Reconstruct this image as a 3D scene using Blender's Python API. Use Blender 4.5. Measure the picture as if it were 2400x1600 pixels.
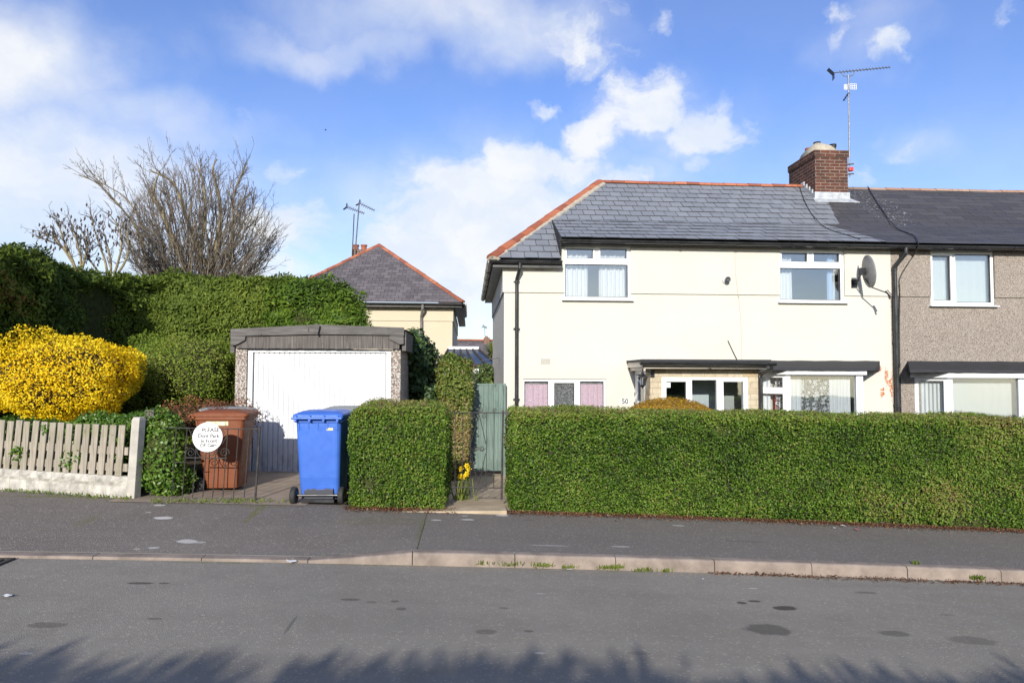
import bpy, math, random
import numpy as np
from mathutils import Vector, Matrix
random.seed(7); RNG = np.random.default_rng(7)
scn = bpy.context.scene
for o in list(bpy.data.objects): bpy.data.objects.remove(o)
COL = scn.collection
rad = math.radians

# ------------------------------------------------------------------ camera
CAM = Vector((0, 0, 1.73)); F = 1600.0
YAW, PITCH, ROLL = rad(3.57), rad(2.58), rad(0.17)
_r = Vector((math.cos(YAW), -math.sin(YAW), 0))
_f = Vector((math.sin(YAW) * math.cos(PITCH), math.cos(YAW) * math.cos(PITCH), math.sin(PITCH)))
_u = _r.cross(_f)
R_ = _r * math.cos(ROLL) + _u * math.sin(ROLL); U_ = _u * math.cos(ROLL) - _r * math.sin(ROLL)
cam = bpy.data.cameras.new('camera'); cam_o = bpy.data.objects.new('camera', cam); COL.objects.link(cam_o)
cam.sensor_width = 36; cam.lens = 36 * F / 2400; cam.clip_start = 0.05; cam.clip_end = 2000
cam_o.matrix_world = Matrix(((R_.x, U_.x, -_f.x, CAM.x), (R_.y, U_.y, -_f.y, CAM.y), (R_.z, U_.z, -_f.z, CAM.z), (0, 0, 0, 1)))
scn.camera = cam_o

def ray(px, py): return _f + R_ * ((px - 1200) / F) + U_ * ((800 - py) / F)
def hit(px, py, Y):                      # survey: the point of the plane y = Y seen at a photo pixel
    d = ray(px, py); return CAM + d * (Y / d.y)
def rect(x0, y0, x1, y1, Y):
    ym, xm = (y0 + y1) / 2, (x0 + x1) / 2
    return (hit(x0, ym, Y).x, hit(x1, ym, Y).x, hit(xm, y1, Y).z, hit(xm, y0, Y).z)

# ------------------------------------------------------------------ sky, sun, exposure
SUN_EL, SUN_AZ = rad(20), rad(190.5)       # azimuth clockwise from +Y: low sun behind and left of the camera
w = bpy.data.worlds.new('World'); scn.world = w; w.use_nodes = True
nt = w.node_tree; nt.nodes.clear()
def nn(nt, typ, **kw):
    n = nt.nodes.new(typ)
    for k, v in kw.items():
        if k[0] == '_': setattr(n, k[1:], v)
        else: n.inputs[int(k[1:]) if (k[0] == 'i' and k[1:].isdigit()) else k].default_value = v
    return n
def lk(nt, a, b): nt.links.new(a, b)
def math_(nt, op, a, b=None, c=None, clamp=False):
    n = nt.nodes.new('ShaderNodeMath'); n.operation = op; n.use_clamp = clamp
    for i, v in enumerate((a, b, c)):
        if v is None: continue
        if isinstance(v, (int, float)): n.inputs[i].default_value = v
        else: nt.links.new(v, n.inputs[i])
    return n.outputs[0]
def smooth(nt, v, a, b, lo=0.0, hi=1.0):
    n = nt.nodes.new('ShaderNodeMapRange'); n.interpolation_type = 'SMOOTHSTEP'
    nt.links.new(v, n.inputs[0]); n.inputs[1].default_value = a; n.inputs[2].default_value = b
    n.inputs[3].default_value = lo; n.inputs[4].default_value = hi
    return n.outputs[0]
sky = nn(nt, 'ShaderNodeTexSky', _sky_type='NISHITA', _sun_disc=False, _sun_elevation=SUN_EL, _sun_rotation=SUN_AZ,
         _altitude=60, _air_density=1.0, _dust_density=0.35, _ozone_density=3.0)
hsv = nn(nt, 'ShaderNodeHueSaturation', Saturation=1.22, Hue=0.518, Value=1.0); lk(nt, sky.outputs[0], hsv.inputs['Color'])
bg1 = nn(nt, 'ShaderNodeBackground', Strength=0.135); lk(nt, hsv.outputs[0], bg1.inputs[0])
bg2 = nn(nt, 'ShaderNodeBackground', Color=(0.93, 0.96, 1.0, 1), Strength=0.66)
tc = nn(nt, 'ShaderNodeTexCoord'); sx = nn(nt, 'ShaderNodeSeparateXYZ'); lk(nt, tc.outputs['Generated'], sx.inputs[0])
az = math_(nt, 'ARCTAN2', sx.outputs[0], sx.outputs[1]); el = math_(nt, 'ARCSINE', sx.outputs[2])
pos = nn(nt, 'ShaderNodeCombineXYZ'); lk(nt, az, pos.inputs[0]); lk(nt, el, pos.inputs[1])
wn = nn(nt, 'ShaderNodeTexNoise', Scale=5.0, Detail=6.0, Roughness=0.55); lk(nt, pos.outputs[0], wn.inputs['Vector'])
sub = nn(nt, 'ShaderNodeVectorMath', _operation='SUBTRACT'); lk(nt, wn.outputs['Color'], sub.inputs[0]); sub.inputs[1].default_value = (.5, .5, .5)
sc_ = nn(nt, 'ShaderNodeVectorMath', _operation='MULTIPLY'); lk(nt, sub.outputs[0], sc_.inputs[0]); sc_.inputs[1].default_value = (.3, .2, 0)
wp = nn(nt, 'ShaderNodeVectorMath', _operation='ADD'); lk(nt, pos.outputs[0], wp.inputs[0]); lk(nt, sc_.outputs[0], wp.inputs[1])
# cloud banks: (photo px, py, half widths, weight); soft veils first, then billowing cumulus with crisper edges
VEIL = [(40, 150, 420, 270, 1.0), (120, 430, 560, 230, .95), (330, 300, 330, 130, .55), (430, 560, 460, 170, .6), (1080, 50, 470, 150, .72), (780, 110, 330, 80, .5), (1150, 520, 420, 260, .6),
        (700, 760, 800, 150, .5), (1560, 300, 300, 170, .3), (2050, 110, 200, 110, .25), (900, 480, 260, 150, .35), (2110, 360, 200, 90, .28), (1500, 420, 240, 80, .3)]
CUMU = [(665, 530, 125, 95, .74), (640, 640, 150, 60, .55), (1130, 500, 250, 170, .92), (1050, 620, 270, 160, .82), (1230, 385, 200, 75, .8), (1390, 320, 95, 65, .72), (1440, 410, 120, 50, .45), (1360, 110, 130, 100, .56),
        (1520, 245, 145, 105, .78), (1640, 300, 140, 95, .7), (1275, 262, 62, 34, .66), (1640, 390, 50, 40, .5), (2060, 115, 55, 50, .5), (1975, 95, 50, 45, .44), (1975, 30, 70, 45, .42), (2110, 345, 90, 50, .47),
        (1560, 30, 70, 50, .46), (1450, 12, 60, 40, .44), (2330, 60, 40, 60, .42), (2000, 400, 60, 60, .4), (930, 440, 70, 40, .42), (590, 300, 60, 40, .4), (660, 395, 70, 40, .42)]
wp2 = nn(nt, 'ShaderNodeVectorMath', _operation='ADD'); lk(nt, pos.outputs[0], wp2.inputs[0])
wn2 = nn(nt, 'ShaderNodeTexNoise', Scale=9.0, Detail=8.0, Roughness=0.6); lk(nt, pos.outputs[0], wn2.inputs['Vector'])
sb2 = nn(nt, 'ShaderNodeVectorMath', _operation='SUBTRACT'); lk(nt, wn2.outputs['Color'], sb2.inputs[0]); sb2.inputs[1].default_value = (.5, .5, .5)
ml2 = nn(nt, 'ShaderNodeVectorMath', _operation='MULTIPLY'); lk(nt, sb2.outputs[0], ml2.inputs[0]); ml2.inputs[1].default_value = (.13, .09, 0); lk(nt, ml2.outputs[0], wp2.inputs[1])
def banks(items, vec, o):
    acc = None
    for (bx, by, hx, hy, wt) in items:
        d = ray(bx, by).normalized(); d2 = ray(bx + hx, by).normalized(); d3 = ray(bx, by - hy).normalized()
        a0, e0 = math.atan2(d.x, d.y), math.asin(d.z); ra = abs(math.atan2(d2.x, d2.y) - a0); re = abs(math.asin(d3.z) - e0)
        s = nn(nt, 'ShaderNodeVectorMath', _operation='SUBTRACT'); lk(nt, vec, s.inputs[0]); s.inputs[1].default_value = (a0, e0, 0)
        m = nn(nt, 'ShaderNodeVectorMath', _operation='MULTIPLY'); lk(nt, s.outputs[0], m.inputs[0]); m.inputs[1].default_value = (1 / ra, 1 / re, 0)
        ln = nn(nt, 'ShaderNodeVectorMath', _operation='LENGTH'); lk(nt, m.outputs[0], ln.inputs[0])
        v = smooth(nt, ln.outputs['Value'], o, 0.1, 0, wt); acc = v if acc is None else math_(nt, 'MAXIMUM', acc, v)
    return acc
veil = banks(VEIL, wp.outputs[0], 1.15); cumu = banks(CUMU, wp2.outputs[0], 1.5)
st2 = nn(nt, 'ShaderNodeVectorMath', _operation='MULTIPLY'); lk(nt, wp2.outputs[0], st2.inputs[0]); st2.inputs[1].default_value = (1, 1.35, 1)
fn = nn(nt, 'ShaderNodeTexNoise', Scale=13.0, Detail=10.0, Roughness=0.6); lk(nt, st2.outputs[0], fn.inputs['Vector'])
gn = nn(nt, 'ShaderNodeTexNoise', Scale=2.2, Detail=8.0, Roughness=0.55); lk(nt, tc.outputs['Generated'], gn.inputs['Vector'])
back = math_(nt, 'MULTIPLY', smooth(nt, sx.outputs[1], 0.35, -0.1), smooth(nt, gn.outputs['Fac'], .45, .7, 0, .8))
cden = math_(nt, 'MULTIPLY_ADD', math_(nt, 'SUBTRACT', fn.outputs['Fac'], .5), 1.25, cumu)
cm = math_(nt, 'MULTIPLY', smooth(nt, cden, .24, .70, 0, .93), smooth(nt, cumu, .02, .2))
vm = math_(nt, 'MULTIPLY', veil, math_(nt, 'MULTIPLY_ADD', fn.outputs['Fac'], .7, .55))
low = math_(nt, 'MULTIPLY', smooth(nt, el, .40, 0.0, 0, .42), math_(nt, 'MULTIPLY_ADD', fn.outputs['Fac'], .6, .7))
inv = lambda v: math_(nt, 'SUBTRACT', 1.0, v, clamp=True)
clear = math_(nt, 'MULTIPLY', math_(nt, 'MULTIPLY', inv(cm), inv(vm)), math_(nt, 'MULTIPLY', inv(low), math_(nt, 'MULTIPLY', inv(back), .89)))
cl = inv(clear)
# billows: bright tops, faintly blue grey hollows
shd = nn(nt, 'ShaderNodeTexNoise', Scale=7.0, Detail=6.0, Roughness=0.55); lk(nt, st2.outputs[0], shd.inputs['Vector'])
cc_ = nn(nt, 'ShaderNodeMix', _data_type='RGBA'); lk(nt, smooth(nt, shd.outputs['Fac'], .38, .62), cc_.inputs[0]); cc_.inputs[6].default_value = (.80, .87, .98, 1); cc_.inputs[7].default_value = (.97, .985, 1, 1); lk(nt, cc_.outputs[2], bg2.inputs[0])
mx = nn(nt, 'ShaderNodeMixShader'); lk(nt, cl, mx.inputs[0]); lk(nt, bg1.outputs[0], mx.inputs[1]); lk(nt, bg2.outputs[0], mx.inputs[2])
out = nn(nt, 'ShaderNodeOutputWorld'); lk(nt, mx.outputs[0], out.inputs[0])

sun = bpy.data.lights.new('sun', 'SUN'); sun.energy = 3.9; sun.angle = rad(0.45); sun.color = (1.0, 0.95, 0.86)
sun_o = bpy.data.objects.new('sun', sun); COL.objects.link(sun_o)
sd = Vector((math.sin(SUN_AZ) * math.cos(SUN_EL), math.cos(SUN_AZ) * math.cos(SUN_EL), math.sin(SUN_EL)))
sun_o.rotation_euler = sd.to_track_quat('Z', 'Y').to_euler(); sun_o.location = sd * 40
vs = scn.view_settings; vs.view_transform = 'Standard'; vs.look = 'None'; vs.gamma = 1; vs.exposure = 0.60; vs.use_curve_mapping = False
scn.cycles.max_bounces = 6; scn.cycles.transparent_max_bounces = 12; scn.cycles.caustics_reflective = False; scn.cycles.caustics_refractive = False

# ------------------------------------------------------------------ object helpers
def tag(o, label=None, cat=None, group=None, kind=None):
    for k, v in (('label', label), ('category', cat), ('group', group), ('kind', kind)):
        if v: o[k] = v
    return o
def thing(name, label, cat, loc=(0, 0, 0), group=None, rotz=0):
    o = bpy.data.objects.new(name, None); COL.objects.link(o); o.empty_display_size = .2
    o.location = loc; o.rotation_euler = (0, 0, rotz)
    return tag(o, label, cat, group)
def origin_of(p):
    v = Vector((0, 0, 0))
    while p is not None: v += p.location; p = p.parent
    return v
def finish(me, name, mat, parent, local, bevel=0, smooth_=False):
    o = bpy.data.objects.new(name, me); COL.objects.link(o)
    for m in (mat if isinstance(mat, (list, tuple)) else [mat]): me.materials.append(m)
    if smooth_:
        me.polygons.foreach_set('use_smooth', [True] * len(me.polygons))
    if bevel:
        b = o.modifiers.new('bevel', 'BEVEL'); b.width = bevel; b.segments = 2; b.limit_method = 'ANGLE'; b.angle_limit = rad(40); b.harden_normals = False
    if parent: o.parent = parent
    return o

class MB:
    def __init__(s): s.v = []; s.f = []; s.t = []; s.m = []; s.tint = 0.5; s.mi = 0
    def add(s, vs, fs, tint=None, mi=None):
        b = len(s.v); s.v.extend([tuple(p) for p in vs])
        for f in fs: s.f.append(tuple(b + i for i in f)); s.t.append(s.tint if tint is None else tint); s.m.append(s.mi if mi is None else mi)
        return s
    def quad(s, a, b, c, d, tint=None, mi=None): return s.add((a, b, c, d), ((0, 1, 2, 3),), tint, mi)
    def poly(s, pts, tint=None): return s.add(pts, (tuple(range(len(pts))),), tint)
    def box(s, x0, x1, y0, y1, z0, z1, tint=None, mi=None):
        v = [(x0, y0, z0), (x1, y0, z0), (x1, y1, z0), (x0, y1, z0), (x0, y0, z1), (x1, y0, z1), (x1, y1, z1), (x0, y1, z1)]
        return s.add(v, ((0, 3, 2, 1), (4, 5, 6, 7), (0, 1, 5, 4), (1, 2, 6, 5), (2, 3, 7, 6), (3, 0, 4, 7)), tint, mi)
    def prism(s, pts, ext, tint=None):      # polygon pts extruded by vector ext
        n = len(pts); e = Vector(ext); a = [Vector(p) for p in pts]; b = [p + e for p in a]
        fs = [tuple(range(n)), tuple(range(2 * n - 1, n - 1, -1))] + [(i, n + i, n + (i + 1) % n, (i + 1) % n) for i in range(n)]
        return s.add(a + b, fs, tint)
    def loft(s, rings, cap=True, tint=None):
        n = len(rings[0]); vs = [p for r in rings for p in r]; fs = []
        for k in range(len(rings) - 1):
            for i in range(n):
                fs.append((k * n + i, k * n + (i + 1) % n, (k + 1) * n + (i + 1) % n, (k + 1) * n + i))
        if cap: fs.append(tuple(range(n - 1, -1, -1))); fs.append(tuple(range((len(rings) - 1) * n, len(rings) * n)))
        return s.add(vs, fs, tint)
    def tube(s, pts, r, n=8, tint=None, cap=True):
        pts = [Vector(p) for p in pts]; rings = []
        rr = r if isinstance(r, (list, tuple)) else [r] * len(pts)
        ref = None
        for i, p in enumerate(pts):
            t = (pts[min(i + 1, len(pts) - 1)] - pts[max(i - 1, 0)]).normalized()
            if ref is None: ref = Vector((0, 0, 1)) if abs(t.z) < .9 else Vector((1, 0, 0))
            a = t.cross(ref).normalized(); b = t.cross(a).normalized(); ref = -b if False else ref
            rings.append([p + a * (rr[i] * math.cos(2 * math.pi * k / n)) + b * (rr[i] * math.sin(2 * math.pi * k / n)) for k in range(n)])
        return s.loft(rings, cap, tint)
    def lathe(s, prof, c, n=16, axis='z', tint=None):  # prof: (radius, height)
        rings = []
        for (r, h) in prof:
            ring = []
            for k in range(n):
                a = 2 * math.pi * k / n; x, y = r * math.cos(a), r * math.sin(a)
                p = (x, y, h) if axis == 'z' else ((h, x, y) if axis == 'x' else (y, h, x))
                ring.append((c[0] + p[0], c[1] + p[1], c[2] + p[2]))
            rings.append(ring)
        return s.loft(rings, True, tint)
    def grid_wall(s, x0, x1, z0, z1, y, holes=(), depth=.1, sides=False, flip=False):   # wall facing -Y with rectangular openings
        H = [(max(a, x0), min(b, x1), max(c, z0), min(d, z1), c >= z0 - 1e-6, d <= z1 + 1e-6, a >= x0 - 1e-6, b <= x1 + 1e-6) for (a, b, c, d) in holes if a < x1 and b > x0 and c < z1 and d > z0]
        xs = sorted({round(v, 5) for v in [x0, x1] + [h[0] for h in H] + [h[1] for h in H]})
        zs = sorted({round(v, 5) for v in [z0, z1] + [h[2] for h in H] + [h[3] for h in H]})
        for i in range(len(xs) - 1):
            for j in range(len(zs) - 1):
                cx, cz = (xs[i] + xs[i + 1]) / 2, (zs[j] + zs[j + 1]) / 2
                if any(h[0] < cx < h[1] and h[2] < cz < h[3] for h in H): continue
                s.quad((xs[i], y, zs[j]), (xs[i + 1], y, zs[j]), (xs[i + 1], y, zs[j + 1]), (xs[i], y, zs[j + 1]))
        for (a, b, c, d, sb, st, sl, sr) in H:
            y2 = y + depth
            if sl: s.quad((a, y, c), (a, y, d), (a, y2, d), (a, y2, c))
            if sr: s.quad((b, y, c), (b, y2, c), (b, y2, d), (b, y, d))
            if sb: s.quad((a, y, c), (a, y2, c), (b, y2, c), (b, y, c))
            if st: s.quad((a, y, d), (b, y, d), (b, y2, d), (a, y2, d))
        if sides:
            y2 = y + depth
            s.quad((x0, y, z0), (x0, y, z1), (x0, y2, z1), (x0, y2, z0)); s.quad((x1, y, z0), (x1, y2, z0), (x1, y2, z1), (x1, y, z1))
            s.quad((x0, y, z1), (x1, y, z1), (x1, y2, z1), (x0, y2, z1)); s.quad((x0, y, z0), (x0, y2, z0), (x1, y2, z0), (x1, y, z0))
        return s
    def xform(s, fn): s.v = [tuple(fn(Vector(p))) for p in s.v]; return s
    def build(s, name, mat, parent=None, local=False, bevel=0, sm=False):
        V = np.array(s.v, dtype=np.float64).reshape(-1, 3)
        if not local and parent is not None: V = V - np.array(origin_of(parent))
        me = bpy.data.meshes.new(name); me.from_pydata([tuple(p) for p in V], [], s.f)
        if len(me.polygons) == len(s.t):
            at = me.attributes.new('tint', 'FLOAT', 'FACE'); at.data.foreach_set('value', np.array(s.t, dtype=np.float32))
            me.polygons.foreach_set('material_index', np.array(s.m, dtype=np.int32))
        box_uv(me, np.array(s.v) if not local else V)
        return finish(me, name, mat, parent, local, bevel, sm)

def box_uv(me, W):
    n = len(me.loops)
    if not n: return
    uv = me.uv_layers.new(name='uv'); li = np.zeros(n, dtype=np.int32); me.loops.foreach_get('vertex_index', li)
    pn = np.zeros(len(me.polygons) * 3, dtype=np.float32); me.polygons.foreach_get('normal', pn); pn = np.abs(pn.reshape(-1, 3))
    lt = np.zeros(len(me.polygons), dtype=np.int32); me.polygons.foreach_get('loop_total', lt)
    pf = np.repeat(np.arange(len(lt)), lt); ax = pn.argmax(1)[pf]; P = W[li]
    u = np.where(ax == 0, P[:, 1], P[:, 0]); v = np.where(ax == 2, P[:, 1], P[:, 2])
    uv.data.foreach_set('uv', np.stack([u, v], 1).astype(np.float32).ravel())

def quads_mesh(name, V, tint, mat, parent=None, extra=None):    # V (n,4,3) loose quads, one tint each
    n = len(V); W = V.reshape(-1, 3)
    if parent is not None: W = W - np.array(origin_of(parent))
    me = bpy.data.meshes.new(name); me.vertices.add(4 * n); me.vertices.foreach_set('co', W.astype(np.float32).ravel())
    me.loops.add(4 * n); me.loops.foreach_set('vertex_index', np.arange(4 * n, dtype=np.int32))
    me.polygons.add(n); me.polygons.foreach_set('loop_start', np.arange(0, 4 * n, 4, dtype=np.int32))
    me.update(calc_edges=True)
    at = me.attributes.new('tint', 'FLOAT', 'FACE'); at.data.foreach_set('value', tint.astype(np.float32))
    return finish(me, name, mat, parent, True)
def norm(a): return a / np.maximum(np.linalg.norm(a, axis=-1, keepdims=True), 1e-9)
def leaves(name, P, N, L, W, tint, mat, parent, jit=.8, T=None, tj=1.0):
    n = len(P); Nn = norm(N + RNG.normal(0, jit, (n, 3)))
    t = RNG.normal(0, 1, (n, 3)) * tj
    if T is not None: t = t + T
    t = norm(t - Nn * (t * Nn).sum(1, keepdims=True)); b = np.cross(Nn, t)
    ln = (L * RNG.uniform(.65, 1.35, n))[:, None]; wd = (W * RNG.uniform(.7, 1.3, n))[:, None]
    mid = P + t * ln * .45 - Nn * wd * .15
    V = np.stack([P, mid + b * wd * .5 + Nn * wd * .3, P + t * ln, mid - b * wd * .5 + Nn * wd * .3], 1)
    return quads_mesh(name, V, tint, mat, parent)
_K = RNG.normal(0, 1, (9, 3)); _PH = RNG.uniform(0, 6.28, 9)
def wav(P, freq): return np.sin(P @ (_K.T * freq) + _PH).sum(1) / 3.2      # cheap smooth noise about -1..1
def catmull(pts, n=8):
    P = [Vector(p) for p in pts]; P = [P[0] * 2 - P[1]] + P + [P[-1] * 2 - P[-2]]; outp = []
    for i in range(1, len(P) - 2):
        a, b, c, d = P[i - 1:i + 3]
        for k in range(n):
            t = k / n
            outp.append(.5 * ((2 * b) + (c - a) * t + (2 * a - 5 * b + 4 * c - d) * t * t + (3 * b - a - 3 * c + d) * t ** 3))
    return outp + [P[-2]]
# ------------------------------------------------------------------ materials (all procedural)
def newmat(name):
    m = bpy.data.materials.new(name); m.use_nodes = True; t = m.node_tree
    return m, t, t.nodes['Principled BSDF']
def ramp(t, fac, stops, const=False):
    r = t.nodes.new('ShaderNodeValToRGB'); e = r.color_ramp.elements
    if const: r.color_ramp.interpolation = 'CONSTANT'
    while len(e) < len(stops): e.new(.5)
    for q, (p, c) in zip(e, stops): q.position = p; q.color = (*c, 1)
    t.links.new(fac, r.inputs[0]); return r.outputs[0]
def coords(t, kind='Object', scale=(1, 1, 1)):
    c = t.nodes.new('ShaderNodeTexCoord'); m = t.nodes.new('ShaderNodeMapping'); m.inputs['Scale'].default_value = scale
    t.links.new(c.outputs[kind], m.inputs[0]); return m.outputs[0]
def noise(t, vec, scale, detail=4, rough=.55, dist=0):
    n = nn(t, 'ShaderNodeTexNoise', Scale=scale, Detail=detail, Roughness=rough, Distortion=dist); t.links.new(vec, n.inputs['Vector']); return n.outputs['Fac']
def vor(t, vec, scale, out='Distance', feat='F1'):
    n = nn(t, 'ShaderNodeTexVoronoi', Scale=scale); n.feature = feat; t.links.new(vec, n.inputs['Vector']); return n.outputs[out]
def mixc(t, fac, a, b, mode='MIX'):
    n = t.nodes.new('ShaderNodeMix'); n.data_type = 'RGBA'; n.blend_type = mode
    for s, v in ((n.inputs[0], fac), (n.inputs[6], a), (n.inputs[7], b)):
        if isinstance(v, (int, float)): s.default_value = v
        elif isinstance(v, tuple): s.default_value = (*v, 1)
        else: t.links.new(v, s)
    return n.outputs[2]
def bump(t, b, h, strength=.3, dist=.01):
    n = nn(t, 'ShaderNodeBump', Strength=strength, Distance=dist); t.links.new(h, n.inputs['Height'])
    prev = b.inputs['Normal'].links
    if prev: t.links.new(prev[0].from_socket, n.inputs['Normal'])
    t.links.new(n.outputs[0], b.inputs['Normal'])
def attr(t, name='tint'):
    a = t.nodes.new('ShaderNodeAttribute'); a.attribute_name = name; return a.outputs['Fac']
def mapr(t, v, a, b, lo=0., hi=1.): return smooth(t, v, a, b, lo, hi)
def ellipse_mask(t, vec, items, warp=.25):
    """union of noise-edged patches (x, y, rx, ry, strength) in the xy of vec"""
    wn = nn(t, 'ShaderNodeTexNoise', Scale=7.0, Detail=4.0); t.links.new(vec, wn.inputs['Vector'])
    acc = None
    for (x, y, rx, ry, s) in items:
        a = nn(t, 'ShaderNodeVectorMath', _operation='SUBTRACT'); t.links.new(vec, a.inputs[0]); a.inputs[1].default_value = (x, y, 0)
        b = nn(t, 'ShaderNodeVectorMath', _operation='MULTIPLY'); t.links.new(a.outputs[0], b.inputs[0]); b.inputs[1].default_value = (1 / rx, 1 / ry, 0)
        l = nn(t, 'ShaderNodeVectorMath', _operation='LENGTH'); t.links.new(b.outputs[0], l.inputs[0])
        v = smooth(t, math_(t, 'MULTIPLY_ADD', wn.outputs['Fac'], warp * 4, math_(t, 'ADD', l.outputs['Value'], -warp * 2)), 1.05, .75, 0, s)
        acc = v if acc is None else math_(t, 'MAXIMUM', acc, v)
    return acc
def simple(name, col, rough=.5, metal=0, var=.0, vs_=6., bmp=0, bs=80., spec=.5):
    m, t, b = newmat(name); b.inputs['Roughness'].default_value = rough; b.inputs['Metallic'].default_value = metal
    b.inputs['Specular IOR Level'].default_value = spec; b.inputs['Base Color'].default_value = (*col, 1)
    v = coords(t)
    if var:
        n = noise(t, v, vs_, 6, .6); d = tuple(c * (1 - var) for c in col); u = tuple(min(1, c * (1 + var)) for c in col)
        t.links.new(ramp(t, n, [(.3, d), (.7, u)]), b.inputs['Base Color'])
        t.links.new(mapr(t, n, .3, .7, max(.05, rough - .08), min(1, rough + .08)), b.inputs['Roughness'])
    if bmp: bump(t, b, noise(t, v, bs, 3), bmp, .004)
    return m
def foliage(name, stops, rough=.45, transl=.25, spec=.35):
    m, t, b = newmat(name); c = ramp(t, attr(t), stops)
    t.links.new(c, b.inputs['Base Color']); b.inputs['Roughness'].default_value = rough; b.inputs['Specular IOR Level'].default_value = spec
    tr = nn(t, 'ShaderNodeBsdfTranslucent'); t.links.new(c, tr.inputs[0])
    mx = nn(t, 'ShaderNodeMixShader'); mx.inputs[0].default_value = transl; o = t.nodes['Material Output']
    t.links.new(b.outputs[0], mx.inputs[1]); t.links.new(tr.outputs[0], mx.inputs[2]); t.links.new(mx.outputs[0], o.inputs[0])
    return m

def asphalt(name, base, stains=(), pale=(), moss=(), grit=1.0, patch=(), joint=None):
    m, t, b = newmat(name); v = coords(t); b.inputs['Roughness'].default_value = .85; b.inputs['Specular IOR Level'].default_value = .25
    big = noise(t, v, .55, 6, .6); mid = noise(t, v, 5, 6, .65); fine = noise(t, v, 140, 3, .7)
    c = mixc(t, mapr(t, big, .3, .7), tuple(x * .9 for x in base), tuple(x * 1.1 for x in base))
    c = mixc(t, mapr(t, mid, .35, .75, 0, .35), c, tuple(x * .74 for x in base)); c = mixc(t, mapr(t, noise(t, coords(t, 'Object', (.12, 1.5, 1)), 1.6, 5, .6), .4, .65, 0, .5), c, tuple(x * 1.13 for x in base)); c = mixc(t, mapr(t, noise(t, v, 1.7, 7, .7, .6), .52, .64, 0, .35), c, tuple(x * f for x, f in zip(base, (.86, .82, .74))))
    if joint is not None:
        jx = nn(t, 'ShaderNodeSeparateXYZ'); t.links.new(v, jx.inputs[0]); jv = math_(t, 'MULTIPLY_ADD', noise(t, v, 3, 4), .05, jx.outputs[0]); c = mixc(t, mapr(t, jv, joint - .01, joint + .03, 0, .5), c, tuple(x * f for x, f in zip(base, (1.02, 1.03, 1.05)))); c = mixc(t, math_(t, 'MULTIPLY', mapr(t, jv, joint - .012, joint), mapr(t, jv, joint + .012, joint)), c, (.05, .055, .03))
    c = mixc(t, mapr(t, fine, .42, .3, 0, .55 * grit), c, tuple(x * .5 for x in base))
    st = vor(t, v, 75, 'Color'); s = nn(t, 'ShaderNodeSeparateColor'); t.links.new(st, s.inputs[0])
    c = mixc(t, mapr(t, s.outputs[0], .88, .98, 0, .4 * grit), c, (base[0] * 2.3, base[1] * 2.25, base[2] * 2.1))
    if patch: c = mixc(t, ellipse_mask(t, v, patch, .12), c, tuple(x * .84 for x in base))
    if stains: c = mixc(t, ellipse_mask(t, v, stains, .22), c, tuple(x * .26 for x in base))
    if pale: c = mixc(t, ellipse_mask(t, v, pale, .3), c, (.62, .59, .55))
    if moss: c = mixc(t, math_(t, 'MULTIPLY', ellipse_mask(t, v, moss, .35), mapr(t, noise(t, v, 30, 4), .35, .6)), c, (.12, .13, .025))
    t.links.new(c, b.inputs['Base Color'])
    h = math_(t, 'ADD', vor(t, v, 110), math_(t, 'MULTIPLY', fine, .6))
    bump(t, b, h, .55 * grit, .006); bump(t, b, big, .25, .03)
    return m
def pts2(l): return [(g.x, g.y, rx, ry, s) for (px, py, rx, ry, s) in l for g in (gh(px, py),)]

def render_wall(name, col, blotches=(), bs=.85, streak=.4):
    m, t, b = newmat(name); v = coords(t); b.inputs['Roughness'].default_value = .85; b.inputs['Specular IOR Level'].default_value = .2
    big = noise(t, v, .8, 6, .6); c = mixc(t, mapr(t, big, .3, .75, 0, .8), col, tuple(x * f for x, f in zip(col, (.95, .94, .90))))
    sv = coords(t, 'Object', (2.2, 2.2, .22)); c = mixc(t, mapr(t, noise(t, sv, 2.5, 7, .65), .58, .8, 0, streak), c, tuple(x * f for x, f in zip(col, (.8, .77, .7))))
    if blotches:
        xz = nn(t, 'ShaderNodeSeparateXYZ'); t.links.new(v, xz.inputs[0]); cb = nn(t, 'ShaderNodeCombineXYZ'); t.links.new(xz.outputs[0], cb.inputs[0]); t.links.new(xz.outputs[2], cb.inputs[1])
        mk = math_(t, 'MULTIPLY', ellipse_mask(t, cb.outputs[0], blotches, .45), mapr(t, noise(t, v, 22, 4, .7), .44, .52))
        c = mixc(t, mk, c, (.42, .13, .025))
    t.links.new(c, b.inputs['Base Color'])
    bump(t, b, noise(t, coords(t, 'Object', (1, 1, 2.2)), 16, 5, .65), bs, .012); bump(t, b, noise(t, v, 90, 3), .15, .003)
    return m
def pebbledash(name, cols, scale=48, bs=.7, tone=None):
    m, t, b = newmat(name); v = coords(t); b.inputs['Roughness'].default_value = .9; b.inputs['Specular IOR Level'].default_value = .15
    n = nn(t, 'ShaderNodeTexVoronoi', Scale=scale); t.links.new(v, n.inputs['Vector']); s = nn(t, 'ShaderNodeSeparateColor'); t.links.new(n.outputs['Color'], s.inputs[0])
    k = len(cols); c = ramp(t, s.outputs[0], [(i / k, q) for i, q in enumerate(cols)], True)
    c = mixc(t, mapr(t, n.outputs['Distance'], .45, .8), c, tuple(x * .38 for x in cols[0]))
    c = mixc(t, mapr(t, noise(t, v, 1.1, 5), .4, .75, 0, .35), c, tone or cols[0], 'MULTIPLY') if tone else c
    t.links.new(c, b.inputs['Base Color']); bump(t, b, n.outputs['Distance'], bs, -.008 if False else .008)
    return m
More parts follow.
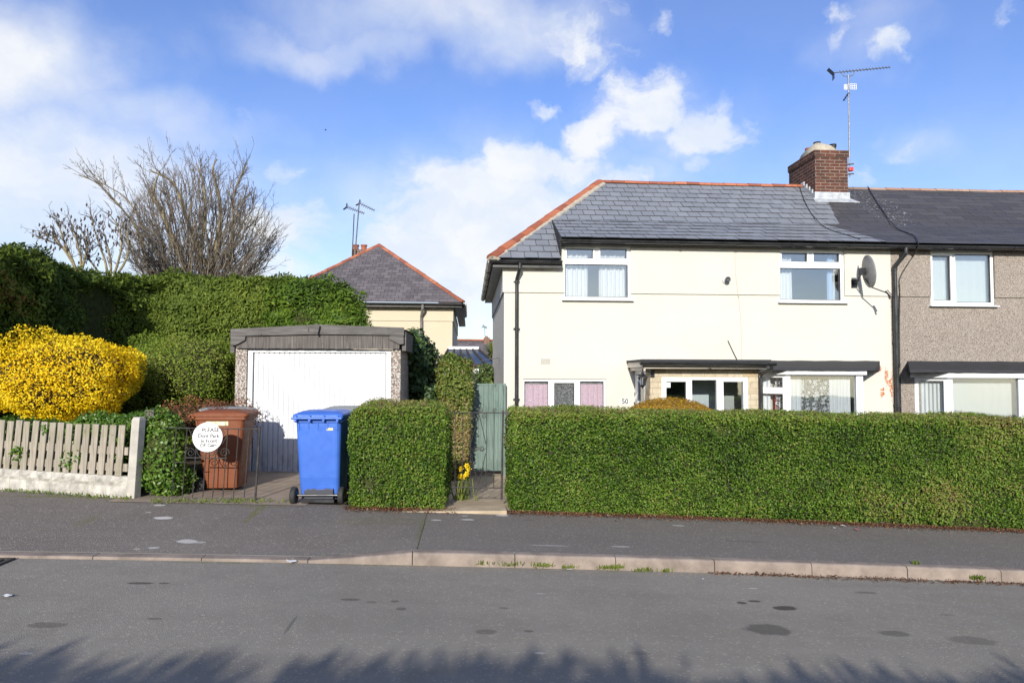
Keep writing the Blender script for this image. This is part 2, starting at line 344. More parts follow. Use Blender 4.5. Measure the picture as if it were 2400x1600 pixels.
def bricks(name, c1, c2, mortar, bw=.225, bh=.075, ms=.010, bs=.6, soot=0):
    m, t, b = newmat(name); v = coords(t, 'UV'); b.inputs['Roughness'].default_value = .85; b.inputs['Specular IOR Level'].default_value = .2
    n = nn(t, 'ShaderNodeTexBrick', Scale=1.0, Color1=(*c1, 1), Color2=(*c2, 1), Mortar=(*mortar, 1)); t.links.new(v, n.inputs['Vector'])
    n.inputs['Mortar Size'].default_value = ms; n.inputs['Mortar Smooth'].default_value = .2; n.inputs['Brick Width'].default_value = bw; n.inputs['Row Height'].default_value = bh; n.inputs['Bias'].default_value = 0
    c = mixc(t, mapr(t, noise(t, v, 9, 5, .6), .35, .7, 0, .4), n.outputs['Color'], tuple(x * .55 for x in c1))
    if soot: c = mixc(t, mapr(t, noise(t, v, 3.2, 5), .45, .75, 0, soot), c, (.03, .026, .024))
    t.links.new(c, b.inputs['Base Color'])
    h = math_(t, 'ADD', math_(t, 'MULTIPLY', n.outputs['Fac'], -1.), math_(t, 'MULTIPLY', noise(t, v, 40, 4), .5)); bump(t, b, h, bs, .008)
    return m
def wood(name, c1, c2, axis='z', rough=.8, green=0, planks=0):
    m, t, b = newmat(name); sc = {'z': (26, 26, 1.3), 'x': (1.3, 26, 26)}[axis]; v = coords(t, 'Object', sc); o = coords(t)
    g = noise(t, v, 2.2, 7, .62, .5); c = ramp(t, g, [(.28, tuple(x * .45 for x in c1)), (.45, c1), (.72, c2)])
    c = mixc(t, mapr(t, noise(t, o, 2.4, 5), .42, .72, 0, .55), c, tuple(x * .5 for x in c1))
    ti = attr(t); c = mixc(t, mapr(t, ti, 0, 1, 0, .45), c, tuple(x * .55 for x in c2))
    kn = vor(t, coords(t, 'Object', (8, 8, 3)), 1.0); c = mixc(t, mapr(t, kn, .12, .05, 0, .7), c, tuple(x * .3 for x in c1))
    if green: c = mixc(t, mapr(t, noise(t, o, 5, 5), .45, .7, 0, green), c, (.16, .17, .05))
    t.links.new(c, b.inputs['Base Color']); b.inputs['Roughness'].default_value = rough; b.inputs['Specular IOR Level'].default_value = .2; bump(t, b, g, .5, .004)
    return m
def slate(name, stops, streak, speck=None, lich=0):
    m, t, b = newmat(name); v = coords(t); c = ramp(t, attr(t), stops)
    sv = coords(t, 'Object', (3.5, 1.0, 1.0)); c = mixc(t, mapr(t, noise(t, sv, 5, 6, .65), .42, .75, 0, .28), c, streak)
    if speck: c = mixc(t, math_(t, 'MULTIPLY', ellipse_mask(t, v, speck, .2), mapr(t, noise(t, v, 24, 3, .6), .62, .67)), c, (.5, .5, .49))
    if lich: c = mixc(t, mapr(t, noise(t, v, 14, 4, .7), .66, .74, 0, lich), c, (.42, .42, .38))
    t.links.new(c, b.inputs['Base Color']); t.links.new(mapr(t, noise(t, v, 8, 4), .3, .7, .42, .62), b.inputs['Roughness']); bump(t, b, noise(t, v, 30, 5), .3, .004)
    return m
def glass(name, refl=.16, tint=(.9, .94, .95)):
    m, t, b = newmat(name); t.nodes.remove(b); o = t.nodes['Material Output']
    tr = nn(t, 'ShaderNodeBsdfTransparent', Color=(*tint, 1)); gl = nn(t, 'ShaderNodeBsdfGlossy', Roughness=.015, Color=(1, 1, 1, 1))
    fr = nn(t, 'ShaderNodeFresnel', IOR=1.5); f = math_(t, 'ADD', fr.outputs[0], refl, clamp=True)
    bp = nn(t, 'ShaderNodeBump', Strength=.03, Distance=.02); t.links.new(noise(t, coords(t), 1.6, 2), bp.inputs['Height']); t.links.new(bp.outputs[0], gl.inputs['Normal'])
    mx = nn(t, 'ShaderNodeMixShader'); t.links.new(f, mx.inputs[0]); t.links.new(tr.outputs[0], mx.inputs[1]); t.links.new(gl.outputs[0], mx.inputs[2]); t.links.new(mx.outputs[0], o.inputs[0])
    return m
def obscure_glass(name):
    m, t, b = newmat(name); v = coords(t); o = t.nodes['Material Output']
    n = noise(t, v, 34, 5, .7, 1.5)
    b.inputs['Base Color'].default_value = (.5, .52, .52, 1); b.inputs['Roughness'].default_value = .12; bump(t, b, n, .9, .01)
    tr = nn(t, 'ShaderNodeBsdfTransparent', Color=(.9, .92, .92, 1)); gl = nn(t, 'ShaderNodeMixShader')
    t.links.new(mapr(t, n, .45, .62, .06, .3), gl.inputs[0]); t.links.new(tr.outputs[0], gl.inputs[1]); t.links.new(b.outputs[0], gl.inputs[2]); t.links.new(gl.outputs[0], o.inputs[0])
    return m
def cloth(name, col, alpha=1.0, transl=.35, lace=0):
    m, t, b = newmat(name); v = coords(t); o = t.nodes['Material Output']
    b.inputs['Base Color'].default_value = (*col, 1); b.inputs['Roughness'].default_value = .9; b.inputs['Specular IOR Level'].default_value = .1
    tr = nn(t, 'ShaderNodeBsdfTranslucent', Color=(*col, 1)); mx = nn(t, 'ShaderNodeMixShader'); mx.inputs[0].default_value = transl
    t.links.new(b.outputs[0], mx.inputs[1]); t.links.new(tr.outputs[0], mx.inputs[2]); last = mx.outputs[0]
    if lace:
        d = vor(t, coords(t, 'Object', (1, 0, 1)), 14); ring = math_(t, 'MULTIPLY', mapr(t, d, .16, .22), mapr(t, d, .46, .4)); dot = mapr(t, d, .1, .07)
        stem_ = mapr(t, vor(t, coords(t, 'Object', (1, 0, 1)), 25, 'Distance', 'DISTANCE_TO_EDGE'), .09, .05)
        a = math_(t, 'MAXIMUM', math_(t, 'MAXIMUM', ring, dot), math_(t, 'MULTIPLY', stem_, .7)); a = math_(t, 'MAXIMUM', a, 1 - lace)
        tp = nn(t, 'ShaderNodeBsdfTransparent'); m2 = nn(t, 'ShaderNodeMixShader'); t.links.new(a, m2.inputs[0]); t.links.new(tp.outputs[0], m2.inputs[1]); t.links.new(last, m2.inputs[2]); last = m2.outputs[0]
    elif alpha < 1:
        tp = nn(t, 'ShaderNodeBsdfTransparent'); m2 = nn(t, 'ShaderNodeMixShader'); m2.inputs[0].default_value = alpha; t.links.new(tp.outputs[0], m2.inputs[1]); t.links.new(last, m2.inputs[2]); last = m2.outputs[0]
    t.links.new(last, o.inputs[0]); return m
def clay(name, stops):
    m, t, b = newmat(name); v = coords(t); c = ramp(t, attr(t), stops)
    c = mixc(t, mapr(t, noise(t, v, 7, 6, .65), .5, .75, 0, .5), c, (.12, .05, .03)); c = mixc(t, mapr(t, noise(t, v, 17, 4), .66, .75, 0, .5), c, (.4, .38, .33))
    t.links.new(c, b.inputs['Base Color']); b.inputs['Roughness'].default_value = .8; bump(t, b, noise(t, v, 40, 4), .3, .004); return m
def plastic(name, col, rough=.38, fade=.25, dirt=None):
    m, t, b = newmat(name); v = coords(t); c = mixc(t, mapr(t, noise(t, v, 2.5, 6), .35, .75, 0, fade), col, tuple(min(1, x * 1.3 + .012) for x in col))
    c = mixc(t, mapr(t, noise(t, coords(t, 'Object', (30, 30, 2)), 2.0, 4), .62, .75, 0, .18), c, tuple(x * .6 for x in col))
    if dirt:
        z = nn(t, 'ShaderNodeSeparateXYZ'); t.links.new(v, z.inputs[0])
        k = math_(t, 'MULTIPLY_ADD', noise(t, v, 9, 5, .65), .16, math_(t, 'ADD', z.outputs[2], -.08))
        c = mixc(t, mapr(t, k, dirt + .012, dirt - .012, 0, .93), c, (.035, .035, .028))
    t.links.new(c, b.inputs['Base Color']); t.links.new(mapr(t, noise(t, v, 14, 5), .3, .7, rough - .06, rough + .14), b.inputs['Roughness']); bump(t, b, noise(t, v, 180, 2), .12, .002)
    return m

WHITE = simple('white_upvc', (.80, .81, .82), .32, var=.03, vs_=3)
BLACKP = simple('black_plastic', (.018, .018, .02), .35, var=.3, vs_=9)
LEAD = simple('lead_flashing', (.42, .44, .46), .5, .3, var=.25, vs_=11, bmp=.3, bs=20)
GALV = simple('galvanised_metal', (.15, .155, .165), .5, .5, var=.2, vs_=14)
IRON = simple('painted_iron', (.052, .047, .042), .6, .3, var=.5, vs_=20, bmp=.3, bs=90)
RUBBER = simple('rubber', (.022, .022, .022), .75, var=.3, vs_=20)
CONC = simple('concrete', (.34, .32, .28), .9, var=.22, vs_=5, bmp=.5, bs=60, spec=.2)
CONCW = simple('pale_concrete', (.42, .395, .345), .9, var=.18, vs_=7, bmp=.6, bs=45, spec=.2)
MORTAR = simple('cement', (.38, .34, .27), .92, var=.2, vs_=8, bmp=.5, bs=50)
FELT = simple('roofing_felt', (.032, .033, .037), .75, var=.28, vs_=5, bmp=.6, bs=140, spec=.3)
INTERIOR = simple('interior_paint', (.50, .53, .56), .9)
DARKIN = simple('dark_interior', (.05, .05, .055), .9)
CREAM_TRIM = simple('cream_paint', (.66, .60, .50), .55, var=.12, vs_=6)
REDP = simple('red_plastic', (.6, .04, .03), .4)
GLASS = glass('window_glass', .15, (.97, .98, .98)); GLASSR = glass('porch_glass', .16, (.95, .97, .98)); DGLASS = glass('dark_window_glass', .12, (.3, .32, .34)); OBSC = obscure_glass('obscured_glass')
NET = cloth('net_curtain', (.90, .93, .94), .95, .15); PINK = cloth('pink_curtain', (.80, .50, .62), 1, .15); BLUEC = cloth('blue_curtain', (.50, .66, .92), 1, .15)
LACE = cloth('lace_curtain', (.86, .92, .98), 1, .3, lace=.92); NETD = cloth('pleated_net', (.86, .92, .98), .95, .1); REDC = cloth('red_curtain', (.45, .02, .04)); BLIND = cloth('blind_fabric', (.74, .80, .80), 1, .15)
# ------------------------------------------------------------------ terrain: the street falls to the right
def zr(X):
    u = np.asarray(X, dtype=float) + .46; c = np.clip(u, -7, 9)
    return -.0362 * c - .001256 * c * c + (u - c) * (-.0362 - .002512 * c)
def ku(X):                               # kerb upstand: dropped in front of the drive
    t = np.clip((np.asarray(X, dtype=float) + 1.33) / .86, 0, 1); return .022 + .088 * t
YK = 6.24
def zpav(X, Y):
    s = np.clip((np.asarray(Y, dtype=float) - YK) / 1.76, 0, 1.6)
    return zr(X) + ku(X) * (1 - np.minimum(s, 1)) + .145 * np.minimum(s, 1) + .02 * np.maximum(s - 1, 0)
def zback(X):
    X = np.asarray(X, dtype=float); t = np.clip((X + 1.5) / .75, 0, 1); t = t * t * (3 - 2 * t)
    return (.2 - .01 * np.clip(X + 1.5, -8, 0)) * (1 - t) - .15 * t
def zgar(X, Y):
    t = np.clip((np.asarray(Y, dtype=float) - 8.0) / 4.4, 0, 1); t = t * t * (3 - 2 * t)
    return zpav(X, 8.0) * (1 - t) + zback(X) * t
def yb(X):                               # back edge of the pavement; the boundary bends away on the left
    return np.where(np.asarray(X) < -3.0, 8.0 + np.clip(-3.0 - np.asarray(X, dtype=float), 0, 30) * .45, 8.0)
def G(X, Y):
    if Y < YK: return float(zr(X))
    if Y < float(yb(X)): return float(zpav(X, min(Y, 8.6)))
    return float(zgar(X, Y))
def gh(px, py):
    d = ray(px, py); a, b = .5, 60.
    for _ in range(60):
        m = (a + b) / 2; p = CAM + d * m
        if p.z > G(p.x, p.y): a = m
        else: b = m
    return CAM + d * a
def grow(l): return pts2([(a, b, rx * 1.15, ry * 1.65, min(1, s * 1.15)) for (a, b, rx, ry, s) in l])
def sheet(name, xs, ys, zf, mat, kind='structure'):
    xs, ys = np.asarray(xs, float), np.asarray(ys, float); nx = len(xs); V = []; Fc = []
    for j, y in enumerate(ys):
        for i, x in enumerate(xs):
            yy = y(x) if callable(y) else y; V.append((x, yy, zf(x, yy)))
    for j in range(len(ys) - 1):
        for i in range(nx - 1): Fc.append((j * nx + i, j * nx + i + 1, (j + 1) * nx + i + 1, (j + 1) * nx + i))
    mb = MB(); mb.add(V, Fc); o = mb.build(name, mat, sm=True); tag(o, kind=kind); return o
XS = np.concatenate([[-90, -60, -40, -25, -18], np.arange(-14, 14.01, .2), [18, 25, 40, 60, 90]])

ROADM = asphalt('road_asphalt', (.234, .213, .178), grit=.7, stains=grow([(1840, 1424, .10, .035, .8), (1800, 1474, .16, .07, .55), (1738, 1412, .04, .02, .75), (1768, 1408, .05, .018, .75),
    (2098, 1484, .11, .04, .45), (2280, 1500, .17, .055, .35), (2030, 1388, .09, .02, .4), (330, 1366, .09, .018, .7), (386, 1366, .04, .012, .6), (820, 1404, .07, .02, .55), (870, 1410, .04, .016, .4),
    (940, 1426, .035, .02, .5), (925, 1408, .03, .015, .5), (1140, 1480, .07, .03, .4), (1180, 1424, .04, .014, .45), (110, 1464, .11, .035, .4), (362, 1449, .05, .015, .4), (680, 1465, .012, .12, .4), (1240, 1478, .03, .012, .5),
    (2220, 1440, .06, .012, .35), (1500, 1530, .07, .02, .2)]), pale=pts2([(1766, 1378, .05, .02, .4), (1266, 1390, .04, .015, .3), (62, 1530, .04, .015, .3), (1264, 1529, .04, .018, .4)]),
    moss=pts2([(500, 1318, .5, .03, .5), (900, 1318, .5, .03, .6)]), patch=pts2([(840, 1430, .7, .5, .35), (1250, 1450, 2.2, .3, .12)]))
PAVM = asphalt('pavement_asphalt', (.172, .153, .134), grit=1.25, joint=-.44, pale=pts2([(383, 1213, .10, .05, .75), (375, 1183, .06, .035, .7), (437, 1268, .11, .06, .6), (360, 1283, .05, .025, .55), (348, 1200, .04, .02, .4), (1024, 1218, .07, .03, .65), (1094, 1217, .08, .04, .6),
    (1088, 1208, .05, .02, .6), (1176, 1207, .08, .04, .75), (1298, 1278, .2, .02, .35), (1455, 1280, .1, .03, .35), (1590, 1231, .08, .02, .5), (320, 1286, .03, .02, .4), (470, 1270, .06, .03, .35)]),
    moss=pts2([(605, 1195, .05, .32, .9), (588, 1210, .04, .3, .8), (985, 1240, .025, .6, .5), (620, 1187, .3, .05, .5), (230, 1165, 1.1, .07, .8), (900, 1220, .6, .15, .25), (200, 1220, .1, .2, .35)]), stains=pts2([(1750, 1268, .25, .02, .35), (1240, 1218, .06, .02, .5)]))
GRND = asphalt('garden_soil', (.07, .055, .04), grit=1.2)
sheet('road', XS, np.concatenate([[-9.0], np.arange(-6, YK, .6), [YK + .03]]), lambda x, y: float(zr(x)), ROADM)
PX = XS[(XS > -26) & (XS < 26)]
sheet('pavement', PX, [YK + .12] + [(lambda x, k=k: YK + .12 + (float(yb(x)) + .12 - YK - .12) * k) for k in np.linspace(.1, 1, 10)], lambda x, y: float(zpav(x, min(y, 8.6))) + .002, PAVM) if False else None
def pav_sheet():
    V = []; Fc = []; ks = np.linspace(0, 1, 11); nx = len(PX)
    for k in ks:
        for x in PX:
            y = YK + .12 + (float(yb(x)) + .15 - YK - .12) * k; V.append((x, y, float(zpav(x, min(y, 8.6)))))
    for j in range(len(ks) - 1):
        for i in range(nx - 1): Fc.append((j * nx + i, j * nx + i + 1, (j + 1) * nx + i + 1, (j + 1) * nx + i))
    tag(MB().add(V, Fc).build('pavement', PAVM, sm=True), kind='structure')
pav_sheet()
sheet('ground', XS, np.concatenate([np.arange(7.4, 14, .4), [16, 20, 30, 50, 90, 160]]), lambda x, y: (float(zpav(x, 8)) - .03 if y < 8 else float(zgar(x, y))) - (.05 if y < float(yb(x)) + .3 else .012), GRND)
sheet('far_ground', XS, [-160, -60, -20, -9.02], lambda x, y: float(zr(x)) + .05, GRND)
# kerb stones
KERBM = simple('kerb_concrete', (.245, .200, .168), .9, var=.32, vs_=5, bmp=.8, bs=70, spec=.2)
mb = MB(); x = -.50 - .922 * 26
while x < 24:
    x0, x1 = x + .004, x + .918; rings = []
    for xx in np.linspace(x0, x1, 4):
        b, tp = float(zr(xx)) - .06, float(zr(xx)) + float(ku(xx)) + .003; h = tp - b; y0 = YK + random.uniform(-.002, .002); bt = .02 if h > .1 else .006
        rings.append([(xx, y0, b), (xx, y0 + .006, tp - bt * 1.1), (xx, y0 + bt * .6 + .006, tp - bt * .3), (xx, y0 + bt + .012, tp), (xx, y0 + .135, tp - .001), (xx, y0 + .135, b)])
    mb.loft(rings, True, random.random()); x += .922
tag(mb.build('kerb', KERBM), kind='structure')
# drive and side path
DRIVEM = simple('drive_concrete', (.27, .215, .165), .9, var=.25, vs_=3.2, bmp=.7, bs=55, spec=.2); PATHM = simple('path_concrete', (.40, .32, .22), .9, var=.25, vs_=4, bmp=.7, bs=50, spec=.2)
sheet('driveway', np.linspace(-4.05, -1.86, 14), np.linspace(8.03, 10.72, 14), lambda x, y: max(G(x, y), float(zgar(x, y))) + .006, DRIVEM)
XP0, XP1 = -.78, .42
sheet('garden_path', np.linspace(XP0, XP1 + .35, 8), np.linspace(8.02, 17, 24), lambda x, y: float(zgar(x, y)) + .010, PATHM)
mbs = MB(); z8 = float(zpav(-.1, 8)); mbs.box(XP0 + .02, XP1 + .02, 7.86, 8.16, z8 - .2, z8 + .022); tag(mbs.build('path_step', PATHM, bevel=.012), kind='structure')
# ------------------------------------------------------------------ building parts
CREAM = render_wall('cream_render', (.56, .538, .480), blotches=None or ())
SLATEB = slate('blue_slate', [(0, (.13, .14, .16)), (.5, (.185, .197, .22)), (1, (.25, .262, .285))], (.25, .262, .28))
SLATED = slate('dark_slate', [(0, (.050, .049, .055)), (.5, (.070, .067, .072)), (1, (.095, .09, .094))], (.10, .098, .1), speck=None)
SLATEP = slate('purple_slate', [(0, (.085, .075, .078)), (.5, (.115, .10, .104)), (1, (.145, .128, .132))], (.15, .14, .142), lich=.5)
CLAY = clay('red_clay_tile', [(0, (.22, .062, .032)), (.5, (.32, .095, .045)), (1, (.41, .14, .07))])
CLAYOLD = clay('weathered_ridge', [(0, (.30, .16, .10)), (.5, (.36, .24, .17)), (1, (.16, .11, .09))])
CHBRICK = bricks('chimney_brick', (.135, .050, .034), (.070, .033, .026), (.22, .175, .14), soot=.7)
STONE = bricks('stone_brick', (.47, .395, .28), (.53, .465, .345), (.38, .32, .235), .2, .098, .006, .5)
SPAR = pebbledash('pebbledash_render', [(.345, .298, .255), (.28, .24, .205), (.385, .338, .295), (.315, .27, .23), (.43, .385, .34), (.20, .17, .147)], 95, .6, (.8, .76, .74))
AGG = pebbledash('exposed_aggregate', [(.42, .37, .325), (.235, .17, .14), (.47, .43, .39), (.33, .265, .225), (.52, .49, .45), (.17, .135, .115)], 52, .8)

EDGE_SHADE = simple('slate_edge_shade', (.045, .046, .052), .8, var=.2)  # dark edge colour stands for the shadowed gaps between slates
def slates(mb, O, U, V, vlen, span, sw=.25, gauge=.2, th=.010, jit=1.0, tint0=.5, tr=.5, u_off=0):
    """courses of overlapping slates on the plane O + u U + v V (v runs up the slope); span(v) gives the u limits"""
    O, U, V = Vector(O), Vector(U).normalized(), Vector(V).normalized(); N = U.cross(V); k = 0; v = 0.
    while v < vlen - .02:
        g = min(gauge, vlen - v); a0, b0 = span(v); a1, b1 = span(min(v + g, vlen)); off = ((k % 2) * .5) * sw + u_off
        u = math.floor((min(a0, a1) - off) / sw) * sw + off
        while u < max(b0, b1):
            q0, q1 = u + .005, u + sw - .005; u += sw
            lo0, hi0 = max(q0, a0), min(q1, b0); lo1, hi1 = max(q0, a1), min(q1, b1)
            if hi0 - lo0 < .01 and hi1 - lo1 < .01: continue
            hi0 = max(hi0, lo0 + .001); hi1 = max(hi1, lo1 + .001)
            h = th * (1.7 + random.uniform(-.25, .45) * jit); dz = random.uniform(-.004, .004) * jit
            P = lambda uu, vv, hh: O + U * uu + V * vv + N * hh
            A, B, Cc, D = P(lo0, v + dz - .01, h), P(hi0, v + dz - .01 + random.uniform(-.003, .003) * jit, h), P(hi1, v + g, th * .75), P(lo1, v + g, th * .75)
            A2, B2 = P(lo0, v + dz - .01, h - th), P(hi0, v + dz - .01, h - th)
            ti = min(1, max(0, tint0 + random.uniform(-tr, tr)))
            mb.quad(A, B, Cc, D, ti); mb.quad(A2, B2, B, A, ti * .5, 1); mb.quad(A, D, P(lo1, v + g, 0), A2, ti * .5, 1); mb.quad(B2, P(hi1, v + g, 0), Cc, B, ti * .5, 1)
        v += g; k += 1
def half_tiles(mb, A, B, r=.10, L=.33, up=(0, 0, 1), drop=.03):
    """half-round ridge tiles from A to B"""
    A, B = Vector(A), Vector(B); d = (B - A); n = max(1, round(d.length / L)); t = d.normalized(); s = t.cross(Vector(up)).normalized(); w = s.cross(t)
    for i in range(n):
        p0, p1 = A + d * (i / n), A + d * ((i + 1) / n) - t * .004; rings = []; j = random.uniform(-.006, .006)
        for p, rr in ((p0, r * 1.04), (p1, r * .98)):
            rings.append([p + w * (j - drop) + s * (rr * 1.08 * math.cos(a)) + w * (rr * .8 * math.sin(a)) for a in np.linspace(0, math.pi, 9)])
        mb.loft(rings, True, random.random())
def gutter_mesh(mb, A, B, r=.058, out=(0, -1, 0)):
    A, B = Vector(A), Vector(B); o = Vector(out).normalized(); up = Vector((0, 0, 1)); rings = []
    for p in (A, B):
        a = [p + o * (r * math.cos(q)) + up * (r * math.sin(q)) for q in np.linspace(math.pi, 2 * math.pi, 9)]
        b = [p + o * (r * .9 * math.cos(q)) + up * (r * .9 * math.sin(q) + .002) for q in np.linspace(2 * math.pi, math.pi, 9)]
        rings.append(a + b)
    mb.loft(rings, True)
    n = max(1, int((B - A).length / 1.0))
    for i in range(1, n):                # joint brackets
        p = A.lerp(B, i / n + .02); t = (B - A).normalized() * .02
        mb.loft([[q + o * (r * 1.14 * math.cos(z)) + up * (r * 1.14 * math.sin(z)) for z in np.linspace(math.pi, 2 * math.pi, 9)] for q in (p - t, p + t)], True)

def panes_of(R0, fr): # fractions (u0,u1,v0,v1) of a rect, v from the top
    x0, x1, z0, z1 = R0; return [(x0 + (x1 - x0) * a, x0 + (x1 - x0) * b, z1 - (z1 - z0) * d, z1 - (z1 - z0) * c) for (a, b, c, d) in fr]
def window(parent, R0, y, panes, sashes=(), glassm=None, sill=True, label=None, depth=.07, name='window'):
    """white frame with openings; raised sash rims; glass and sill as sub-parts"""
    mb = MB(); mb.grid_wall(*R0, y, panes, depth, sides=True)
    for i in sashes:
        a, b, c, d = panes[i]; e = .034; mb.grid_wall(a - e, b + e, c - e, d + e, y - .014, [panes[i]], .0135, sides=True)
    fr = mb.build(name, WHITE, parent, bevel=.004)
    if label: fr['label'] = label
    for i, (a, b, c, d) in enumerate(panes):
        g = MB().box(a - .006, b + .006, y + .03, y + .042, c - .006, d + .006)
        g.build('pane', glassm[i] if isinstance(glassm, (list, tuple)) else (glassm or GLASS), fr)
        s = MB(); e = .012; s.grid_wall(a - .001, b + .001, c - .001, d + .001, y + .014, [(a + e, b - e, c + e, d - e)], .015); s.build('gasket', BLACKP, fr)
    if sill:
        x0, x1, z0, z1 = R0
        MB().prism([(x0 - .045, y + .03, z0 - .002), (x0 - .045, y - .10, z0 - .018), (x0 - .045, y - .10, z0 - .042), (x0 - .045, y + .03, z0 - .042)], (x1 - x0 + .09, 0, 0)).build('sill', WHITE, fr, bevel=.004)
    return fr
def curtain(parent, x0, x1, z0, z1, y, mat, folds=9, amp=.03, name='curtain', gather=0):
    n = folds * 10; V = []; Fc = []; ph = random.random() * 6
    for j in range(9):
        t = j / 8
        for i in range(n + 1):
            s = i / n; w = math.sin(s * folds * 6.283 + ph + .6 * math.sin(s * 9 + t * 2)) * amp * (.6 + .4 * t) + math.sin(s * 17 + ph) * amp * .3
            x = x0 + (x1 - x0) * (s + gather * (1 - s) * math.sin(t * 3.14) * .2); V.append((x, y + w, z1 + (z0 - z1) * t))
    for j in range(8):
        for i in range(n): k = j * (n + 1) + i; Fc.append((k, k + 1, k + n + 2, k + n + 1))
    return MB().add(V, Fc).build(name, mat, parent, sm=True)
def blinds(parent, x0, x1, z0, z1, y, pitch=.085):
    mb = MB(); x = x0
    while x < x1 - .01:
        xe = min(x + pitch * 1.04, x1); a = random.uniform(.008, .02); mb.quad((x, y + a, z0), (xe, y - a, z0), (xe, y - a, z1), (x, y + a, z1)); x += pitch
    return mb.build('blind', BLIND, parent)

YF = 12.6; YE = 12.36; YR = 15.6; YBK = 18.7
XL = hit(1181, 800, YF).x; XP = hit(2087, 700, YF).x; XN = XP + 7.6
zl = hit(1235, 606, YE).z; zrdg = hit(1700, 434, YR).z; zg = hit(1700, 563, YE).z            # low eaves, ridge, raised eaves
XE = hit(1149, 606, YE).x; XRG = hit(1405, 430, YR).x
m_ = (zrdg - zl) / (YR - YE)
XCH = (hit(1297, 525, 13.7).x + hit(1312, 565, YE).x) / 2
YB = 13.8; zB = zl + m_ * (YB - YE)
zstr = hit(1620, 689.5, YF).z; zsof = zg - .108; zlow = zl - .12
W1 = rect(1322, 578, 1478, 700, YF); W2 = rect(1827, 586.5, 1978, 706, YF); W3 = rect(2180, 588, 2329, 714, YF)
WG = rect(1226, 888, 1421, 1020, YF)
ZB = -.9
BL = [(hit(2092, 905, YF).x - XL, hit(2092, 905, YF).z, .07, .30, 1), (hit(2068, 918, YF).x - XL, hit(2068, 918, YF).z, .07, .10, 1), (hit(2060, 862, YF).x - XL, hit(2060, 862, YF).z, .05, .09, .9), (hit(2078, 882, YF).x - XL, hit(2078, 882, YF).z, .04, .17, .9)]
CREAMB = render_wall('cream_render_peeling', (.56, .538, .480), blotches=BL)

H = thing('end_terrace_house', 'cream rendered end of terrace house with blue grey slate roof and stone porch', 'house', (XL, YF, 0))
YU = YF - .028
mb = MB(); mb.grid_wall(XL, XP, ZB, zstr, YF, [W1, W2, WG], .11)
mb.quad((XL, YF, ZB), (XL, YF, zstr), (XL, YBK, zstr), (XL, YBK, ZB)); mb.quad((XP, YBK, ZB), (XL, YBK, ZB), (XL, YBK, 3.7), (XP, YBK, 3.7))
wall = mb.build('wall', CREAMB, H)
mb = MB()
mb.grid_wall(XL - .028, XCH, zstr, zlow + .02, YU, [W1], .14); mb.grid_wall(XCH, XP, zstr, zsof + .03, YU, [W1, W2], .14)
mb.quad((XL - .028, YU, zstr), (XL - .028, YF, zstr), (W1[0], YF, zstr), (W1[0], YU, zstr)); mb.quad((W1[1], YU, zstr), (W1[1], YF, zstr), (W2[0], YF, zstr), (W2[0], YU, zstr)); mb.quad((W2[1], YU, zstr), (W2[1], YF, zstr), (XP, YF, zstr), (XP, YU, zstr))
mb.quad((XL - .028, YU, zstr), (XL - .028, YU, zlow + .02), (XL - .028, YBK, zlow + .02), (XL - .028, YBK, zstr)); mb.quad((XL - .028, YF, zstr), (XL - .028, YBK, zstr), (XL, YBK, zstr), (XL, YF, zstr))
mb.quad((XCH, YU + .14, zlow), (XCH, YU, zlow), (XCH, YU, zsof + .03), (XCH, YU + .14, zsof + .03))
mb.build('wall_band', CREAM, H)
MB().box(XL - .02, XP, YF - .022, YF - .001, ZB, hit(1195, 1071, YF).z).build('plinth', BLACKP, H)
# dark rooms behind the glass
mb = MB(); yi = YF + 1.9
mb.quad((XL + .1, yi, zstr - .75), (XP - .1, yi, zstr - .75), (XP - .1, yi, zsof), (XL + .1, yi, zsof)); mb.quad((XL + .1, YF + .2, zstr - .75), (XP - .1, YF + .2, zstr - .75), (XP - .1, yi, zstr - .75), (XL + .1, yi, zstr - .75)); mb.quad((XL + .1, YF + .15, zsof - .01), (XL + .1, yi, zsof - .01), (XP - .1, yi, zsof - .01), (XP - .1, YF + .15, zsof - .01))
xm = (W1[1] + W2[0]) / 2; mb.box(xm - .05, xm + .05, YF + .15, yi, zstr - .75, zsof)
mb.build('room', INTERIOR, H)
mb = MB(); mb.quad((XL + .1, yi, ZB), (XP - .1, yi, ZB), (XP - .1, yi, zstr - .9), (XL + .1, yi, zstr - .9)); mb.quad((XL + .1, YF + .15, zstr - .9), (XL + .1, yi, zstr - .9), (XP - .1, yi, zstr - .9), (XP - .1, YF + .15, zstr - .9))
xm = hit(1480, 900, YF).x; mb.box(xm - .05, xm + .05, YF + .15, yi, ZB, zstr - .9); mb.build('room', DARKIN, H)

# roof: steep hipped slope, a flatter skirt over the windows, low eaves kept at the corner
hipx = lambda z: XE + (XRG - XE) * (z - zl) / (zrdg - zl)
Sv = Vector((0, 1, m_)).normalized(); Ux = (1, 0, 0)
mb = MB()
Ls = math.hypot(YR - YB, zrdg - zB)
slates(mb, (0, YB, zB), Ux, Sv, Ls, lambda v: (hipx(zB + v * Sv.z) + .02, XP - .9 * max(0, .35 - v / Ls * .6)), .25, .268, th=.014, tint0=.5, tr=.15)
Lb = math.hypot(YB - YE, zB - zl)
slates(mb, (0, YE - .02, zl), Ux, Sv, Lb, lambda v: (hipx(zl + v * Sv.z) + .02, XCH), .25, .262, th=.014, tint0=.5, tr=.15)
Kv = Vector((0, YB - YE, zB - zg)); Lk = Kv.length
slates(mb, (0, YE - .02, zg), Ux, Kv, Lk, lambda v: (XCH - .0, XP - .25 + .02 * (1 - v / Lk) - .45 * v / Lk), .25, .285, th=.014, tint0=.55, tr=.15)
n0 = .004                                # battens and far slopes under the slates
dk = MB()
